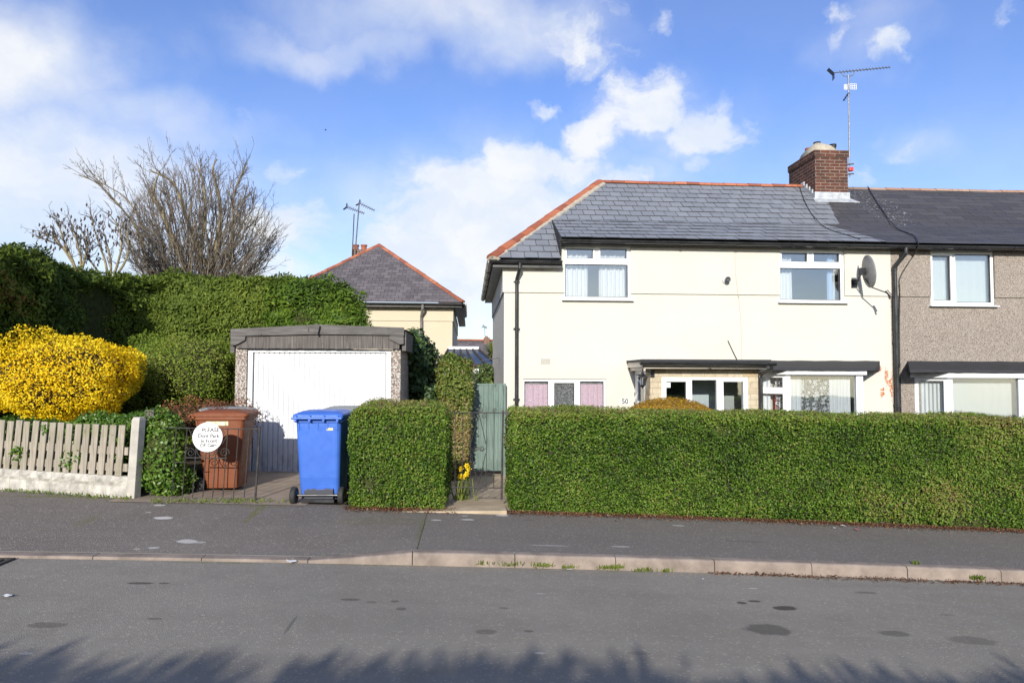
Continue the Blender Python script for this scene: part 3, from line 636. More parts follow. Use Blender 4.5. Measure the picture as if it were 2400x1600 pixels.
dk.poly([(hipx(zB), YB, zB - n0), (XP, YB, zB - n0), (XP, YR, zrdg - n0), (XRG, YR, zrdg - n0)]); dk.poly([(XE, YE, zl - n0), (XCH, YE, zl - n0), (XCH, YB, zB - n0), (hipx(zB), YB, zB - n0)])
dk.poly([(XCH, YE, zg - n0), (XP, YE, zg - n0), (XP, YB, zB - n0), (XCH, YB, zB - n0)])
dk.poly([(XE, YBK + .4, zl), (XE, YE, zl), (XRG, YR, zrdg)]); dk.poly([(XP, YBK + .4, zl), (XE, YBK + .4, zl), (XRG, YR, zrdg - n0), (XP, YR, zrdg - n0)])
dk.poly([(XCH - .004, YE, zl), (XCH - .004, YE - .02, zg), (XCH - .004, YB, zB)])
roof = mb.build('roof', [SLATEB, EDGE_SHADE], H); dk.build('roof_underlay', simple('roof_underlay', (.035, .037, .042), .8, var=.2), roof)
mb = MB(); half_tiles(mb, (XRG - .02, YR, zrdg), (hit(1893, 440, YR).x, YR, zrdg), .10, .29); mb.build('ridge_tiles', CLAY, roof)
mb = MB(); half_tiles(mb, (XE + .02, YE + .0, zl + .02), (XRG, YR, zrdg + .01), .105, .36, drop=.02); mb.build('hip_tiles', CLAY, roof)
mb = MB(); half_tiles(mb, (XE + .03, YE - .01, zl - .0), (XRG + .03, YR - .03, zrdg - .01), .112, .3, drop=.05); mb.build('hip_mortar', MORTAR, roof)
mb = MB(); mb.prism([(XCH - .012, YE - .02, zg - .12), (XCH - .012, YE - .02, zg + .004), (XCH - .012, YB - .05, zB - .0), (XCH - .012, YE + .05, zl + .02)], (.012, 0, 0)); mb.build('cheek', FELT, roof)
# eaves joinery
mb = MB(); mb.box(XCH, XP, YE + .055, YE + .085, zg - .112, zg - .015); mb.box(XE + .05, XCH + .03, YE + .055, YE + .085, zl - .15, zl - .02); mb.box(XE + .055, XE + .085, YE + .085, YBK + .3, zl - .15, zl - .02)
mb.build('fascia', BLACKP, H)
SOFF = simple('soffit_paint', (.40, .39, .37), .8, var=.2)
mb = MB(); mb.box(XCH, XP, YE + .085, YU + .01, zg - .108, zg - .098); mb.build('soffit', BLACKP, H)
mb = MB(); mb.box(XE + .085, XCH, YE + .085, YU + .01, zl - .145, zl - .135); mb.box(XE + .085, XL - .02, YU + .01, YBK + .3, zl - .145, zl - .135); mb.build('soffit', SOFF, H)
GUT = simple('gutter_black', (.022, .023, .025), .3, var=.25, vs_=4)
mb = MB(); gutter_mesh(mb, (XCH - .02, YE, zg - .035), (XP, YE, zg - .05)); mb.build('gutter', GUT, H)
mb = MB(); gutter_mesh(mb, (XE - .02, YE, zl - .035), (XCH + .02, YE, zl - .035)); mb.build('gutter', GUT, H)
mb = MB(); gutter_mesh(mb, (XE - .0, YE + .02, zl - .035), (XE - .0, YBK + .3, zl - .04), out=(-1, 0, 0)); mb.build('gutter', GUT, H)
xd = hit(1210.5, 800, YF).x
mb = MB(); mb.tube([(xd + .045, YE + .0, zl - .08), (xd + .045, YE + .0, zl - .17), (xd, YF - .075, zl - .36), (xd, YF - .06, zl - .45), (xd, YF - .06, ZB + .4)], .034, 12)
for z in (zl - .43, zl - 1.3, zl - 2.6): mb.tube([(xd, YF - .06, z), (xd, YF - .06, z + .05)], .042, 12); mb.box(xd - .06, xd + .06, YF - .03, YF - .004, z + .01, z + .04)
mb.build('downpipe', GUT, H, sm=False)

# windows
def fr2(R0, px): # panes given in photo pixels on the window plane
    return [rect(*q, YF) for q in px]
p1 = [(1328, 583, 1390, 606), (1407, 583, 1469, 606), (1324, 619, 1472, 696)]
f1 = window(H, W1, YF + .015, fr2(W1, p1), (0, 1))
x0, x1, z0, z1 = W1; mid = rect(1324, 619, 1472, 696, YF)
curtain(f1, x0 + .03, hit(1378, 650, YF + .2).x, z0, z1 - .12, YF + .19, NET, 5, .03); curtain(f1, hit(1404, 650, YF + .2).x, hit(1465, 650, YF + .2).x, z0, z1 - .12, YF + .19, NET, 6, .03)
p2 = [(1832, 593, 1892, 613.5), (1907, 593.5, 1967, 614), (1829, 628, 1971, 703)]
f2 = window(H, W2, YF + .015, fr2(W2, p2), (0, 1))
x0, x1, z0, z1 = W2
curtain(f2, x0 + .03, hit(1855, 650, YF + .2).x, z0, z1, YF + .19, NET, 4, .025); curtain(f2, hit(1937, 650, YF + .2).x, hit(1951, 650, YF + .2).x, z0, z1, YF + .17, BLUEC, 2, .02); curtain(f2, hit(1948, 650, YF + .2).x, x1 - .08, z0, z1, YF + .2, NET, 3, .02)
pg = [(1229, 893, 1286, 1016), (1299, 897, 1347, 1016), (1360, 893, 1416, 1016)]
f3 = window(H, WG, YF + .04, fr2(WG, pg), (1,), OBSC, label='wide white window with pink curtains behind patterned glass')
for i in (0, 2):
    a, b, c, d = fr2(WG, pg)[i]; curtain(f3, a - .02, b + .02, c, d - .055, YF + .13, PINK, 5, .018)
# vents
def vent(R0, y, mat, hole, nx, nz):
    x0, x1, z0, z1 = R0; mb = MB(); w, h = (x1 - x0) / nx, (z1 - z0) / nz
    hs = [(x0 + w * (i + .22), x0 + w * (i + .78), z0 + h * (j + .22), z0 + h * (j + .78)) for i in range(nx) for j in range(nz)]
    mb.grid_wall(x0 - .01, x1 + .01, z0 - .01, z1 + .01, y - .012, hs, .0118, sides=True); o = mb.build('air_vent', mat, H)
    MB().quad((x0, y - .0015, z0), (x1, y - .0015, z0), (x1, y - .0015, z1), (x0, y - .0015, z1)).build('vent_mesh', hole, o)
vent(rect(1255, 625, 1275, 633, YU), YU, simple('vent_grey', (.45, .43, .4), .7), DARKIN, 8, 3); vent(rect(1268, 840.5, 1289, 851.5, YF), YF, CREAM, simple('vent_dark', (.18, .17, .16), .9), 8, 5)

# chimney on the party ridge
YC0 = 14.95; c0 = rect(1910.5, 352, 1987, 454, YC0); cx0, cx1, cz0, cz1 = c0; YC1 = YC0 + 1.28
mb = MB(); mb.box(cx0, cx1, YC0, YC1, cz0 - .8, cz1); mb.box(cx0 - .02, cx1 + .02, YC0 - .02, YC1 + .02, cz1 - .16 + .0, cz1 - .003); mb.box(cx0 - .03, cx1, YC1 - .3, YC1 + .03, cz0 - .8, cz0 + .5)
ch = mb.build('chimney', CHBRICK, H, bevel=.006)
mb = MB(); cxm, cym = (cx0 + cx1) / 2 - .08, (YC0 + YC1) / 2 - .12
rings = []
for h, k in ((0, 1.), (.06, .97), (.16, .74), (.24, .50), (.30, .28), (.33, .10)):
    rings.append([((cxm if k < .95 else (cx0 + cx1) / 2) + k * .29 * sgx * (1 + .06 * math.sin(i * 5)), (cym if k < .95 else (YC0 + YC1) / 2) + k * .50 * sgy, cz1 - .004 + h) for i, (sgx, sgy) in enumerate([(-.92, -.95), (0, -1), (.92, -.95), (1, 0), (.92, .95), (0, 1), (-.92, .95), (-1, 0)])])
mb.loft(rings); mb.build('mortar_cap', MORTAR, ch, sm=True)
for (px, py, Y, r, mt) in ((1896, 352, YC0 + .85, .085, 'c'), (1915, 341, YC0 + 1.0, .08, 'b'), (1952, 350, YC0 + .35, .075, 'b'), (1936, 346, YC0 + 1.05, .08, 'c')):
    p = hit(px, py, Y); zt = {1896: 348, 1915: 334, 1952: 339, 1936: 342}[px]; zt = hit(px, zt, Y).z; b_ = cz1 - .01
    mb = MB(); mb.lathe([(r * .95, b_), (r * .9, zt - .07), (r * 1.08, zt - .06), (r * 1.1, zt - .035), (r * .95, zt - .03), (r * 1.1, zt - .02), (r * 1.05, zt), (r * .8, zt), (r * .75, zt - .05)], (p.x, Y, 0), 16)
    mb.build('chimney_pot', CLAY if mt == 'c' else BLACKP, ch)
mb = MB(); sl = lambda Y: zl + m_ * (Y - YE)
mb.prism([(cx0 - .10, YC0 - .16, sl(YC0 - .16) + .022), (cx1 + .18, YC0 - .16, sl(YC0 - .16) + .022), (cx1 + .05, YC0 + .02, sl(YC0 + .02) + .024), (cx0 - .05, YC0 + .02, sl(YC0 + .02) + .024)], (0, 0, .012))
mb.box(cx0 - .02, cx1 + .02, YC0 - .028, YC0 - .001, sl(YC0) - .05, cz0 + .03)
for q in range(5): yq = YC0 + .13 * q; mb.box(cx0 - .03, cx0 - .001, yq - .03, yq + .105, sl(yq) - .1, sl(yq) + .17); mb.box(cx1 + .001, cx1 + .025, yq - .03, yq + .105, sl(yq) - .1, sl(yq) + .17)
mb.build('flashing', LEAD, ch)

# ---------------------------------------------------------------- porch
YPF = 11.42; YPR = 11.12
pl, pr = hit(1524, 880, YPF).x, hit(1783, 880, YPF).x; pzt = hit(1650, 864, YPF).z; PW = rect(1551, 884, 1753, 1030, YPF)
mb = MB(); mb.grid_wall(pl, pr, ZB, pzt, YPF, [PW], .10); mb.quad((pr, YPF, ZB), (pr, YF, ZB), (pr, YF, pzt), (pr, YPF, pzt))
mb.quad((pl, YPF + .30, ZB), (pl, YPF, ZB), (pl, YPF, pzt), (pl, YPF + .30, pzt)); mb.quad((pl, YPF + .30, ZB), (pl, YPF + .30, pzt), (pl + .1, YPF + .30, pzt), (pl + .1, YPF + .30, ZB))
porch = mb.build('porch', STONE, H); porch['label'] = 'cream stone porch with flat black roof'
BUFF = simple('buff_stone', (.36, .275, .17), .9, var=.35, vs_=5, bmp=.7, bs=25)
mb = MB()                                # three darker stones, split-faced end
for (a, b, c, d) in ((1528, 866, 1560, 874), (1741, 864, 1778, 882)):
    q = rect(a, b, c, d, YPF); MB().box(q[0], q[1], YPF - .007, YPF - .0005, q[2], q[3]).build('facing_stone', BUFF, porch, bevel=.004)
for k in range(24):
    z = ZB + .098 * k
    if z + .09 < pzt: mb.box(pl - random.uniform(.006, .02), pl - .0005, YPF + .004, YPF + random.uniform(.2, .29), z + .006, z + .092)
mb.build('quoin', BUFF, porch, bevel=.006)
wp = [(1561, 894, 1608, 1026), (1622, 890, 1680, 1026), (1695, 894, 1742, 1026)]
pp = [rect(*q, YPF) for q in wp]; PWf = rect(1551, 884, 1753, 1030, YPF)
mb = MB(); mb.grid_wall(*PWf, YPF - .006, pp, .08, sides=True)
for i in (0, 2):
    a, b, c, d = pp[i]; e = .05; mb.grid_wall(a - e, b + e, c - e, d + e, YPF - .022, [pp[i]], .0155, sides=True)
mb.build('window', WHITE, porch, bevel=.004)
for i, (a, b, c, d) in enumerate(pp): MB().box(a - .005, b + .005, YPF + .02, YPF + .032, c, d).build('pane', DGLASS if i == 0 else GLASSR, porch)  # left pane tinted dark to stand for the hedge reflected in it
q = rect(1561, 896, 1572, 908, YPF); mb = MB(); mb.box(q[0], q[1], YPF + .014, YPF + .0185, q[2], q[3]); mb.build('sticker', simple('sticker_white', (.75, .8, .82), .5, var=.1), porch)
mb = MB(); mb.grid_wall(pl + .12, pr - .05, ZB, pzt - .02, YF - .45, [], .1); mb.build('room', simple('porch_plaster', (.78, .84, .87), .9, var=.05), porch)  # inner wall brought forward from the house wall so the sun lights it
mb = MB(); xw = hit(1711, 900, YF - .5).x; mb.box(xw - .26, xw + .3, YF - .49, YF - .455, ZB, hit(1711, 914, YF - .2).z + .12); mb.build('inner_door', simple('inner_door_white', (.6, .62, .6), .5), porch)
mb = MB(); mb.quad((pl + .11, YPF + .28, ZB), (pl + .11, YF - .17, ZB), (pl + .11, YF - .17, pzt), (pl + .11, YPF + .28, pzt)); mb.build('door_lining', DARKIN, porch)
# door in the left return
mb = MB(); zt = pzt - .03; ya, yb_ = YPF + .30, YF - .02
for (u0, u1, z0, z1) in ((ya, ya + .07, ZB, zt), (yb_ - .07, yb_, ZB, zt), (ya + .07, yb_ - .07, zt - .07, zt), (ya + .10, ya + .2, ZB, zt - .09), (yb_ - .2, yb_ - .1, ZB, zt - .09), (ya + .2, yb_ - .2, zt - .2, zt - .09)):
    mb.box(pl + .02, pl + .08, u0, u1, z0, z1)
mb.build('door', WHITE, porch, bevel=.004); MB().box(pl + .05, pl + .06, ya + .2, yb_ - .2, ZB, zt - .2).build('door_glass', DGLASS, porch)
# flat roof with fascia and gutter
rl, rr = hit(1512, 850, YPR).x, hit(1808, 850, YPR).x; rzt, rzb = hit(1650, 843.5, YPR).z, hit(1650, 853, YPR).z; rlw = hit(1468, 850, YF).x
mb = MB(); mb.prism([(rlw, YF - .002, rzt + .01), (rl - .05, YPR, rzt + .01), (rr, YPR, rzt + .01), (rr, YF - .002, rzt + .01)], (0, 0, -.035)); mb.build('porch_roof', FELT, porch)
mb = MB(); mb.box(rl - .04, rr - .02, YPR + .005, YPR + .025, rzb - .0, rzt - .03); mb.build('roof_edge', GUT, porch)
mb = MB(); gutter_mesh(mb, (rl - .10, YPR - .05, rzb + .03), (rr + .05, YPR - .05, rzb + .02), .05); mb.build('gutter', GUT, porch)
mb = MB(); mb.box(rl, rr - .06, YPR + .06, YPR + .09, rzb - .075, rzb - .0); mb.prism([(rlw + .02, YF - .01, rzt - .03), (rl - .04, YPR + .02, rzt - .03), (rl - .02, YPR + .05, rzt - .03), (rlw + .05, YF - .01, rzt - .03)], (0, 0, -.09))
mb.prism([(rlw + .07, YF - .01, rzt - .12), (rl + .0, YPR + .09, rzt - .12), (rl + .03, YPR + .09, rzt - .12), (rlw + .1, YF - .01, rzt - .12)], (0, 0, -.06)); mb.box(rlw + .1, rr - .06, YPR + .09, YF - .01, rzb - .07, rzb - .055)
mb.build('fascia', CREAM_TRIM, porch)
xq = hit(1776, 880, YPF - .05).x + .05
mb = MB(); mb.tube([(xq + .06, YPR - .05, rzb - .0), (xq + .06, YPR - .05, rzb - .07), (xq + .0, YPF - .05, rzb - .17), (xq, YPF - .05, rzb - .23), (xq, YPF - .05, ZB)], .034, 12); mb.build('downpipe', GUT, porch)

# ---------------------------------------------------------------- bay window
def bay(parent, px, Yb, Yroof, panes, roofpx, fasc, splay, lab=None):
    x0, x1, z0, z1 = rect(px[0], px[1], px[2], px[3], Yb); ps = [rect(*q, Yb) for q in panes]
    mb = MB(); mb.grid_wall(x0, x1, z0, z1, Yb, ps, .08, sides=True)
    for a, b, c, d in ps[:splay['sash']]: mb.grid_wall(a - .03, b + .03, c - .03, d + .03, Yb - .013, [(a, b, c, d)], .0125, sides=True)
    by = mb.build('bay_window', WHITE, parent, bevel=.004)
    if lab: by['label'] = lab
    for a, b, c, d in ps: MB().box(a, b, Yb + .03, Yb + .042, c, d).build('pane', GLASS, by)
    for sgn, xx in ((1, x1), (-1, x0)):
        dx, dy = (.2 if sgn > 0 else x0 - hit(splay['lx'], 905, YF).x), YF - Yb - .005                    # splayed side light
        A, B = Vector((xx, Yb, 0)), Vector((xx + sgn * dx, Yb + dy, 0))
        at = lambda s, o, z: (A.x + (B.x - A.x) * s + (dy * sgn) * o, A.y + dy * s - dx * o, z)
        m2 = MB()
        for (s0, s1, za, zb) in ((0, .09, z0, z1), (.91, 1, z0, z1), (.09, .91, z1 - .06, z1), (.09, .91, z1 - .36, z1 - .24))[:(4 if sgn < 0 and splay['tl'] or sgn > 0 else 3)]:
            m2.add([at(s0, 0, za), at(s1, 0, za), at(s1, 0, zb), at(s0, 0, zb), at(s0, -.12, za), at(s1, -.12, za), at(s1, -.12, zb), at(s0, -.12, zb)], ((0, 1, 2, 3), (5, 4, 7, 6), (3, 2, 6, 7), (1, 0, 4, 5), (0, 3, 7, 4), (2, 1, 5, 6)))
        m2.build('side_frame', WHITE, by); m2 = MB(); m2.quad(at(.09, -.05, z0), at(.91, -.05, z0), at(.91, -.05, z1), at(.09, -.05, z1)); m2.build('pane', GLASS, by)
    if splay.get('cov'):
        A, B = Vector((x0, Yb, 0)), Vector((hit(splay['lx'], 905, YF).x, YF - .01, 0)); L_ = (B - A).length; d_ = (B - A) / L_; n_ = Vector((d_.y, -d_.x, 0)); n_ = n_ if n_.y > 0 else -n_
        for (s0, s1, mt, ds, zlo) in splay['cov']:
            mc = MB(); N = max(2, int((s1 - s0) * L_ / .035)); V = []
            for i in range(N + 1):
                q = A + d_ * (L_ * (s0 + (s1 - s0) * i / N)) + n_ * (ds + .008 * (-1) ** i); V += [(q.x, q.y, z0), (q.x, q.y, z1 - zlo)]
            mc.add(V, [(2 * i, 2 * i + 2, 2 * i + 3, 2 * i + 1) for i in range(N)]); mc.build('blind' if mt is BLIND else 'curtain', mt, by)
    fa = rect(px[0], fasc[0], px[2], fasc[1], Yb - .08); ex = .10
    mb = MB(); mb.prism([(x0 - .02, Yb - .08, fa[3]), (x1 + .03, Yb - .08, fa[3]), (x1 + .27, YF - .003, fa[3]), (x0 - .02 - max(.24, x0 - hit(splay['lx'], 905, YF).x + .06), YF - .003, fa[3])], (0, 0, fa[2] - fa[3])); mb.build('fascia', WHITE, by, bevel=.005)
    r0 = rect(roofpx[0], roofpx[1], roofpx[2], roofpx[3], Yb - .12); ztop = hit(1900, roofpx[1], YF).z
    mb = MB(); n = 26; yy_ = (roofpx[1] + roofpx[3]) / 2; t0, t1 = hit(roofpx[0] + 6, yy_, Yb - .12).x, hit(roofpx[2] - 8, yy_, Yb - .12).x; w0, w1 = hit(roofpx[0], yy_, YF).x, hit(roofpx[2] + 2, yy_, YF).x
    T = []; E = []; E2 = []
    for i in range(n + 1):
        s = i / n; T.append((w0 + (w1 - w0) * s, YF - .004, ztop + .004 * math.sin(s * 23) * (.4 + random.random()))); E.append((t0 + (t1 - t0) * s, Yb - .12, r0[2] + .05 + random.uniform(-.004, .004))); E2.append((t0 + (t1 - t0) * s, Yb - .125, r0[2] + random.uniform(-.004, .004)))
    for i in range(n): mb.quad(E[i], E[i + 1], T[i + 1], T[i]); mb.quad(E2[i], E2[i + 1], E[i + 1], E[i])
    zb = r0[2] + .004
    mb.poly([(w0, YF - .004, zb), (w1, YF - .004, zb), (t1, Yb - .12, zb), (t0, Yb - .12, zb)]); mb.poly([(t1, Yb - .12, zb), (w1, YF - .004, zb), T[-1], E[-1]]); mb.poly([(w0, YF - .004, zb), (t0, Yb - .12, zb), E[0], T[0]])
    mb.build('bay_roof', FELT, by)
    mb = MB(); mb.box(x0 + .03, x1 - .03, Yb + .35, Yb + .36, z0, z1); mb.build('room', DARKIN, by)
    return by, (x0, x1, z0, z1), ps
b1, br, bp = bay(H, (1841, 877, 2024, 1030), 12.13, 0, [(1853, 881, 2008, 1026)], (1782, 845, 2060, 868), (868, 878), {'sash': 0, 'lx': 1776, 'tl': 1, 'cov': [(0, .5, LACE, .13, .03), (.5, .62, REDC, .17, .38), (.66, .95, NETD, .10, .03)]})
yc = 12.13 + .16
a, b, c, d = bp[0]; w_ = b - a
curtain(b1, a - .02, a + w_ * .23, c, d - .01, yc, NETD, 4, .012, 'lace_curtain'); curtain(b1, a + w_ * .22, a + w_ * .66, c, d - .02, yc + .02, LACE, 3, .012, 'lace_curtain'); curtain(b1, a + w_ * .65, b - .03, c, d - .01, yc, NETD, 6, .012, 'lace_curtain')
# ---------------------------------------------------------------- neighbour
N_ = thing('pebbledash_house', 'pinkish grey pebbledashed terraced house with dark slate roof joined to the cream house', 'house', (XP, YF, 0))
mb = MB(); mb.grid_wall(XP, XN, ZB, zstr - .005, YF, [W3], .11); mb.build('wall', SPAR, N_)
mb = MB(); mb.grid_wall(XP, XN, zstr - .005, zsof + .03, YU, [W3], .14); mb.quad((XP, YU, zstr - .005), (XP, YF, zstr - .005), (W3[0], YF, zstr - .005), (W3[0], YU, zstr - .005)); mb.quad((W3[1], YU, zstr - .005), (W3[1], YF, zstr - .005), (XN, YF, zstr - .005), (XN, YU, zstr - .005))
mb.build('wall_band', SPAR, N_)
mb = MB(); mb.quad((XN, YF, ZB), (XN, YBK, ZB), (XN, YBK, zl), (XN, YF, zl)); mb.quad((XN, YBK, ZB), (XP, YBK, ZB), (XP, YBK, zl), (XN, YBK, zl)); mb.poly([(XN, YE, zl), (XN, YBK + .4, zl), (XN, YR, zrdg)]); mb.build('wall', SPAR, N_)
mb = MB(); mb.quad((XP + .1, yi, ZB), (XN - .1, yi, ZB), (XN - .1, yi, zsof), (XP + .1, yi, zsof)); mb.build('room', INTERIOR, N_)
SLATED = slate('dark_slate_weathered', [(0, (.042, .039, .040)), (.5, (.054, .050, .051)), (1, (.070, .065, .066))], (.085, .08, .08),
               speck=[(hit(2040, 480, 15).x - XP, hit(2040, 480, 15).y - YF - .35, .55, 1.0, .8), (hit(2085, 500, 14.5).x - XP, 14.4 - YF, .4, .5, .9)])
mb = MB()
slates(mb, (0, YB, zB), Ux, Sv, Ls, lambda v: (XP - .9 * max(0, .35 - v / Ls * .6) + .003, XN), .60, .20, th=.006, jit=.5, tint0=.5, tr=.45)
slates(mb, (0, YE - .02, zg), Ux, Kv, Lk, lambda v: (XP - .25 + .02 * (1 - v / Lk) - .45 * v / Lk + .003, XN), .60, .20, th=.006, jit=.5, tint0=.5, tr=.45)
dk = MB(); dk.poly([(XP, YB, zB - n0), (XN, YB, zB - n0), (XN, YR, zrdg - n0), (XP, YR, zrdg - n0)]); dk.poly([(XP, YE, zg - n0), (XN, YE, zg - n0), (XN, YB, zB - n0), (XP, YB, zB - n0)]); dk.poly([(XN, YBK + .4, zl), (XP, YBK + .4, zl), (XP, YR, zrdg - n0), (XN, YR, zrdg - n0)])
nroof = mb.build('roof', [SLATED, EDGE_SHADE], N_); dk.build('roof_underlay', FELT, nroof)
mb = MB(); half_tiles(mb, (cx1 + .04, YR, zrdg - .03), (XN, YR, zrdg - .03), .09, .42); mb.build('ridge_tiles', CLAYOLD, nroof)
mb = MB(); gutter_mesh(mb, (XP + .004, YE, zg - .05), (XN, YE, zg - .04)); mb.build('gutter', GUT, N_)
mb = MB(); mb.box(XP, XN, YE + .055, YE + .085, zg - .112, zg - .015); mb.box(XP, XN, YE + .085, YU + .01, zg - .108, zg - .098); mb.build('fascia', BLACKP, N_)
xq = hit(2094, 760, YF).x
mb = MB(); mb.tube([(xq + .12, YE, zg - .09), (xq + .12, YE, zg - .19), (xq + .0, YF - .09, zg - .42), (xq, YF - .07, zg - .52), (xq, YF - .07, ZB)], .042, 12)
for z in (zg - .5, zg - 1.9, zg - 3.1): mb.tube([(xq, YF - .07, z), (xq, YF - .07, z + .06)], .05, 12)
mb.build('downpipe', GUT, N_)
p3 = [(2186, 599.5, 2228, 704), (2241, 596, 2323, 709)]
f4 = window(N_, W3, YF + .015, fr2(W3, p3), (0,)); x0, x1, z0, z1 = W3
blinds(f4, x0 + .02, x1 - .02, z0, z1, YF + .16)
b2, br, bp = bay(N_, (2220, 885, 2404, 1030), 12.13, 0, [(2234, 887, 2389, 1026)], (2127, 845, 2470, 873), (874, 885.5), {'sash': 0, 'lx': 2143, 'tl': 0, 'cov': [(.02, .98, BLIND, .10, .03)]})
blinds(b2, br[0] + .02, br[1] + .0, br[2], br[3], 12.13 + .2)

# ---------------------------------------------------------------- house behind the garage
YH = 24.0
q = rect(700, 709, 1060, 900, YH); hx1 = q[1]; hze = hit(900, 709, YH).z; ov = .38
ap = hit(888, 573, YH + 2.95); hxe1 = hit(1086, 711, YH - ov).x; hxe0 = 2 * ap.x - hxe1; hx0 = 2 * ap.x - hx1; hlen = 10
B_ = thing('hipped_house', 'cream house with purple slate hipped roof and red hip tiles behind the garage', 'house', (ap.x, YH, 0))
zq = hit(960, 752, YH).z
CREAM2 = render_wall('yellow_cream_render', (.54, .475, .355), bs=.3)
mb = MB(); mb.box(hx0, hx1, YH, YH + hlen, -1, zq); mb.box(hx0 - .03, hx1 + .03, YH - .03, YH + hlen + .03, zq, hze - .04); mb.build('wall', CREAM2, B_)
mb = MB(); ze = hit(960, 707, YH - ov).z
Vs = Vector((0, 2.95 + ov, ap.z - ze)); Lv = Vs.length
slates(mb, (0, YH - ov, ze), Ux, Vs, Lv, lambda v: (hxe0 + (ap.x - hxe0) * v / Lv, hxe1 + (ap.x - hxe1) * v / Lv - .0), .26, .2, tint0=.5, tr=.5, jit=1.5)
r2 = mb.build('roof', [SLATEP, SLATEP], B_)
mb = MB(); mb.poly([(hxe0, YH - ov, ze - .01), (hxe1, YH - ov, ze - .01), (ap.x, YH + 2.95, ap.z - .01)])
mb.poly([(hxe1, YH - ov, ze), (hxe1, YH + hlen, ze), (ap.x, YH + hlen, ap.z), (ap.x, YH + 2.95, ap.z)]); mb.poly([(hxe0, YH + hlen, ze), (hxe0, YH - ov, ze), (ap.x, YH + 2.95, ap.z), (ap.x, YH + hlen, ap.z)]); mb.build('roof_slope', SLATEP, r2)
mb = MB(); half_tiles(mb, (hxe1, YH - ov, ze + .02), (ap.x, YH + 2.95, ap.z), .09, .38); half_tiles(mb, (hxe0, YH - ov, ze + .02), (ap.x, YH + 2.95, ap.z), .09, .38); mb.build('hip_tiles', CLAY, r2)
mb = MB(); gutter_mesh(mb, (hxe0, YH - ov - .03, ze - .03), (hxe1 + .06, YH - ov - .03, ze - .06), .06); gutter_mesh(mb, (hxe1 + .05, YH - ov, ze - .05), (hxe1 + .05, YH + 5, ze - .05), .06, (1, 0, 0)); mb.box(hxe0 + .1, hxe1 - .05, YH - ov + .04, YH - ov + .07, ze - .17, ze - .03)
mb.box(hxe0 + .1, hxe1 - .05, YH - ov + .07, YH, ze - .17, ze - .16); mb.box(hxe1 - .3, hxe1 + .02, YH, YH + hlen, ze - .16, ze - .06); mb.build('gutter', BLACKP, B_)
p = hit(988, 740, YH - .08); mb = MB(); mb.tube([(p.x + .06, YH - ov - .03, ze - .08), (p.x + .06, YH - ov - .03, ze - .2), (p.x, YH - .09, ze - .5), (p.x, YH - .09, ze - .7), (p.x - .02, YH - .09, -.5)], .05, 8); mb.build('downpipe', simple('grey_pipe', (.16, .15, .14), .7, var=.5, vs_=3), B_)
q = rect(1025, 718, 1037, 723, YH - .03); mb = MB(); mb.box(q[0], q[1], YH - .036, YH - .0305, q[2], q[3]); mb.build('air_vent', simple('vent_tan', (.38, .3, .2), .9), B_)
mb = MB(); q = rect(824, 585, 860, 660, YH + 5.0); mb.box(q[0], q[1], YH + 5, YH + 5.7, q[2], q[3]); cb = mb.build('chimney', bricks('old_chimney_brick', (.14, .085, .06), (.09, .06, .05), (.35, .3, .25)), B_)
for px in (834, 853):
    p = hit(px, 585, YH + 5.3); zt = hit(px, 574, YH + 5.3).z; mb = MB(); mb.lathe([(.13, q[3] - .02), (.11, zt - .08), (.14, zt - .06), (.14, zt), (.10, zt)], (p.x, YH + 5.3, 0), 14); mb.build('chimney_pot', CLAY, cb)

# ---------------------------------------------------------------- far roof and conservatory
YD = 46.0
q = rect(1030, 798, 1175, 868, YD); far = thing('distant_house', 'distant low house with grey slate roof and stub chimney in the gap between houses', 'house', (q[0], YD, 0))
dx0, dx1 = hit(985, 800, YD).x, hit(1280, 800, YD).x; za, zb = hit(1060, 797, YD + 3).z, hit(1110, 868, YD).z
mb = MB(); slates(mb, (0, YD, zb), Ux, (0, 3, za - zb), math.hypot(3, za - zb), lambda v: (dx0, dx1), .4, .3, tint0=.4, tr=.4); rf = mb.build('roof', [SLATEP, SLATEP], far)
mb = MB(); mb.poly([(dx0, YD, zb - .02), (dx1, YD, zb - .02), (dx1, YD + 3, za - .02), (dx0, YD + 3, za - .02)]); mb.poly([(dx1, YD + 6, zb), (dx0, YD + 6, zb), (dx0, YD + 3, za), (dx1, YD + 3, za)]); mb.build('roof_underlay', FELT, rf)
mb = MB(); half_tiles(mb, (dx0, YD + 3, za), (dx1, YD + 3, za), .14, .5); mb.build('ridge_tiles', CLAY, rf)
mb = MB(); mb.box(dx0 + .2, dx1 - .2, YD + .3, YD + 5.7, -3, zb - .02); mb.build('wall', CREAM2, far)
mb = MB(); c0 = rect(1134, 791, 1148, 802, YD + 2.6); mb.box(c0[0], c0[1], YD + 2.6, YD + 3.4, c0[2] - .6, c0[3]); mb.box(c0[0] + .1, c0[1] - .12, YD + 2.8, YD + 3.2, c0[3], c0[3] + .12); mb.build('chimney', bricks('far_brick', (.2, .09, .06), (.14, .07, .05), (.3, .25, .2)), far)
YV = 21.0; cv = thing('conservatory', 'lean conservatory with dark glazed roof panels and white ridge behind the side gate', 'conservatory', (hit(1100, 840, YV).x, YV, 0))
A, Bq = hit(1050, 819, YV + 2.2), hit(1122, 818, YV + 2.2); Cq, D = hit(1166, 855, YV), hit(1030, 857, YV)
E_ = (D.x, YV, Cq.z); mb = MB(); zt = A.z; xs0, xs1, xb0, xb1 = A.x, Bq.x, D.x, Cq.x
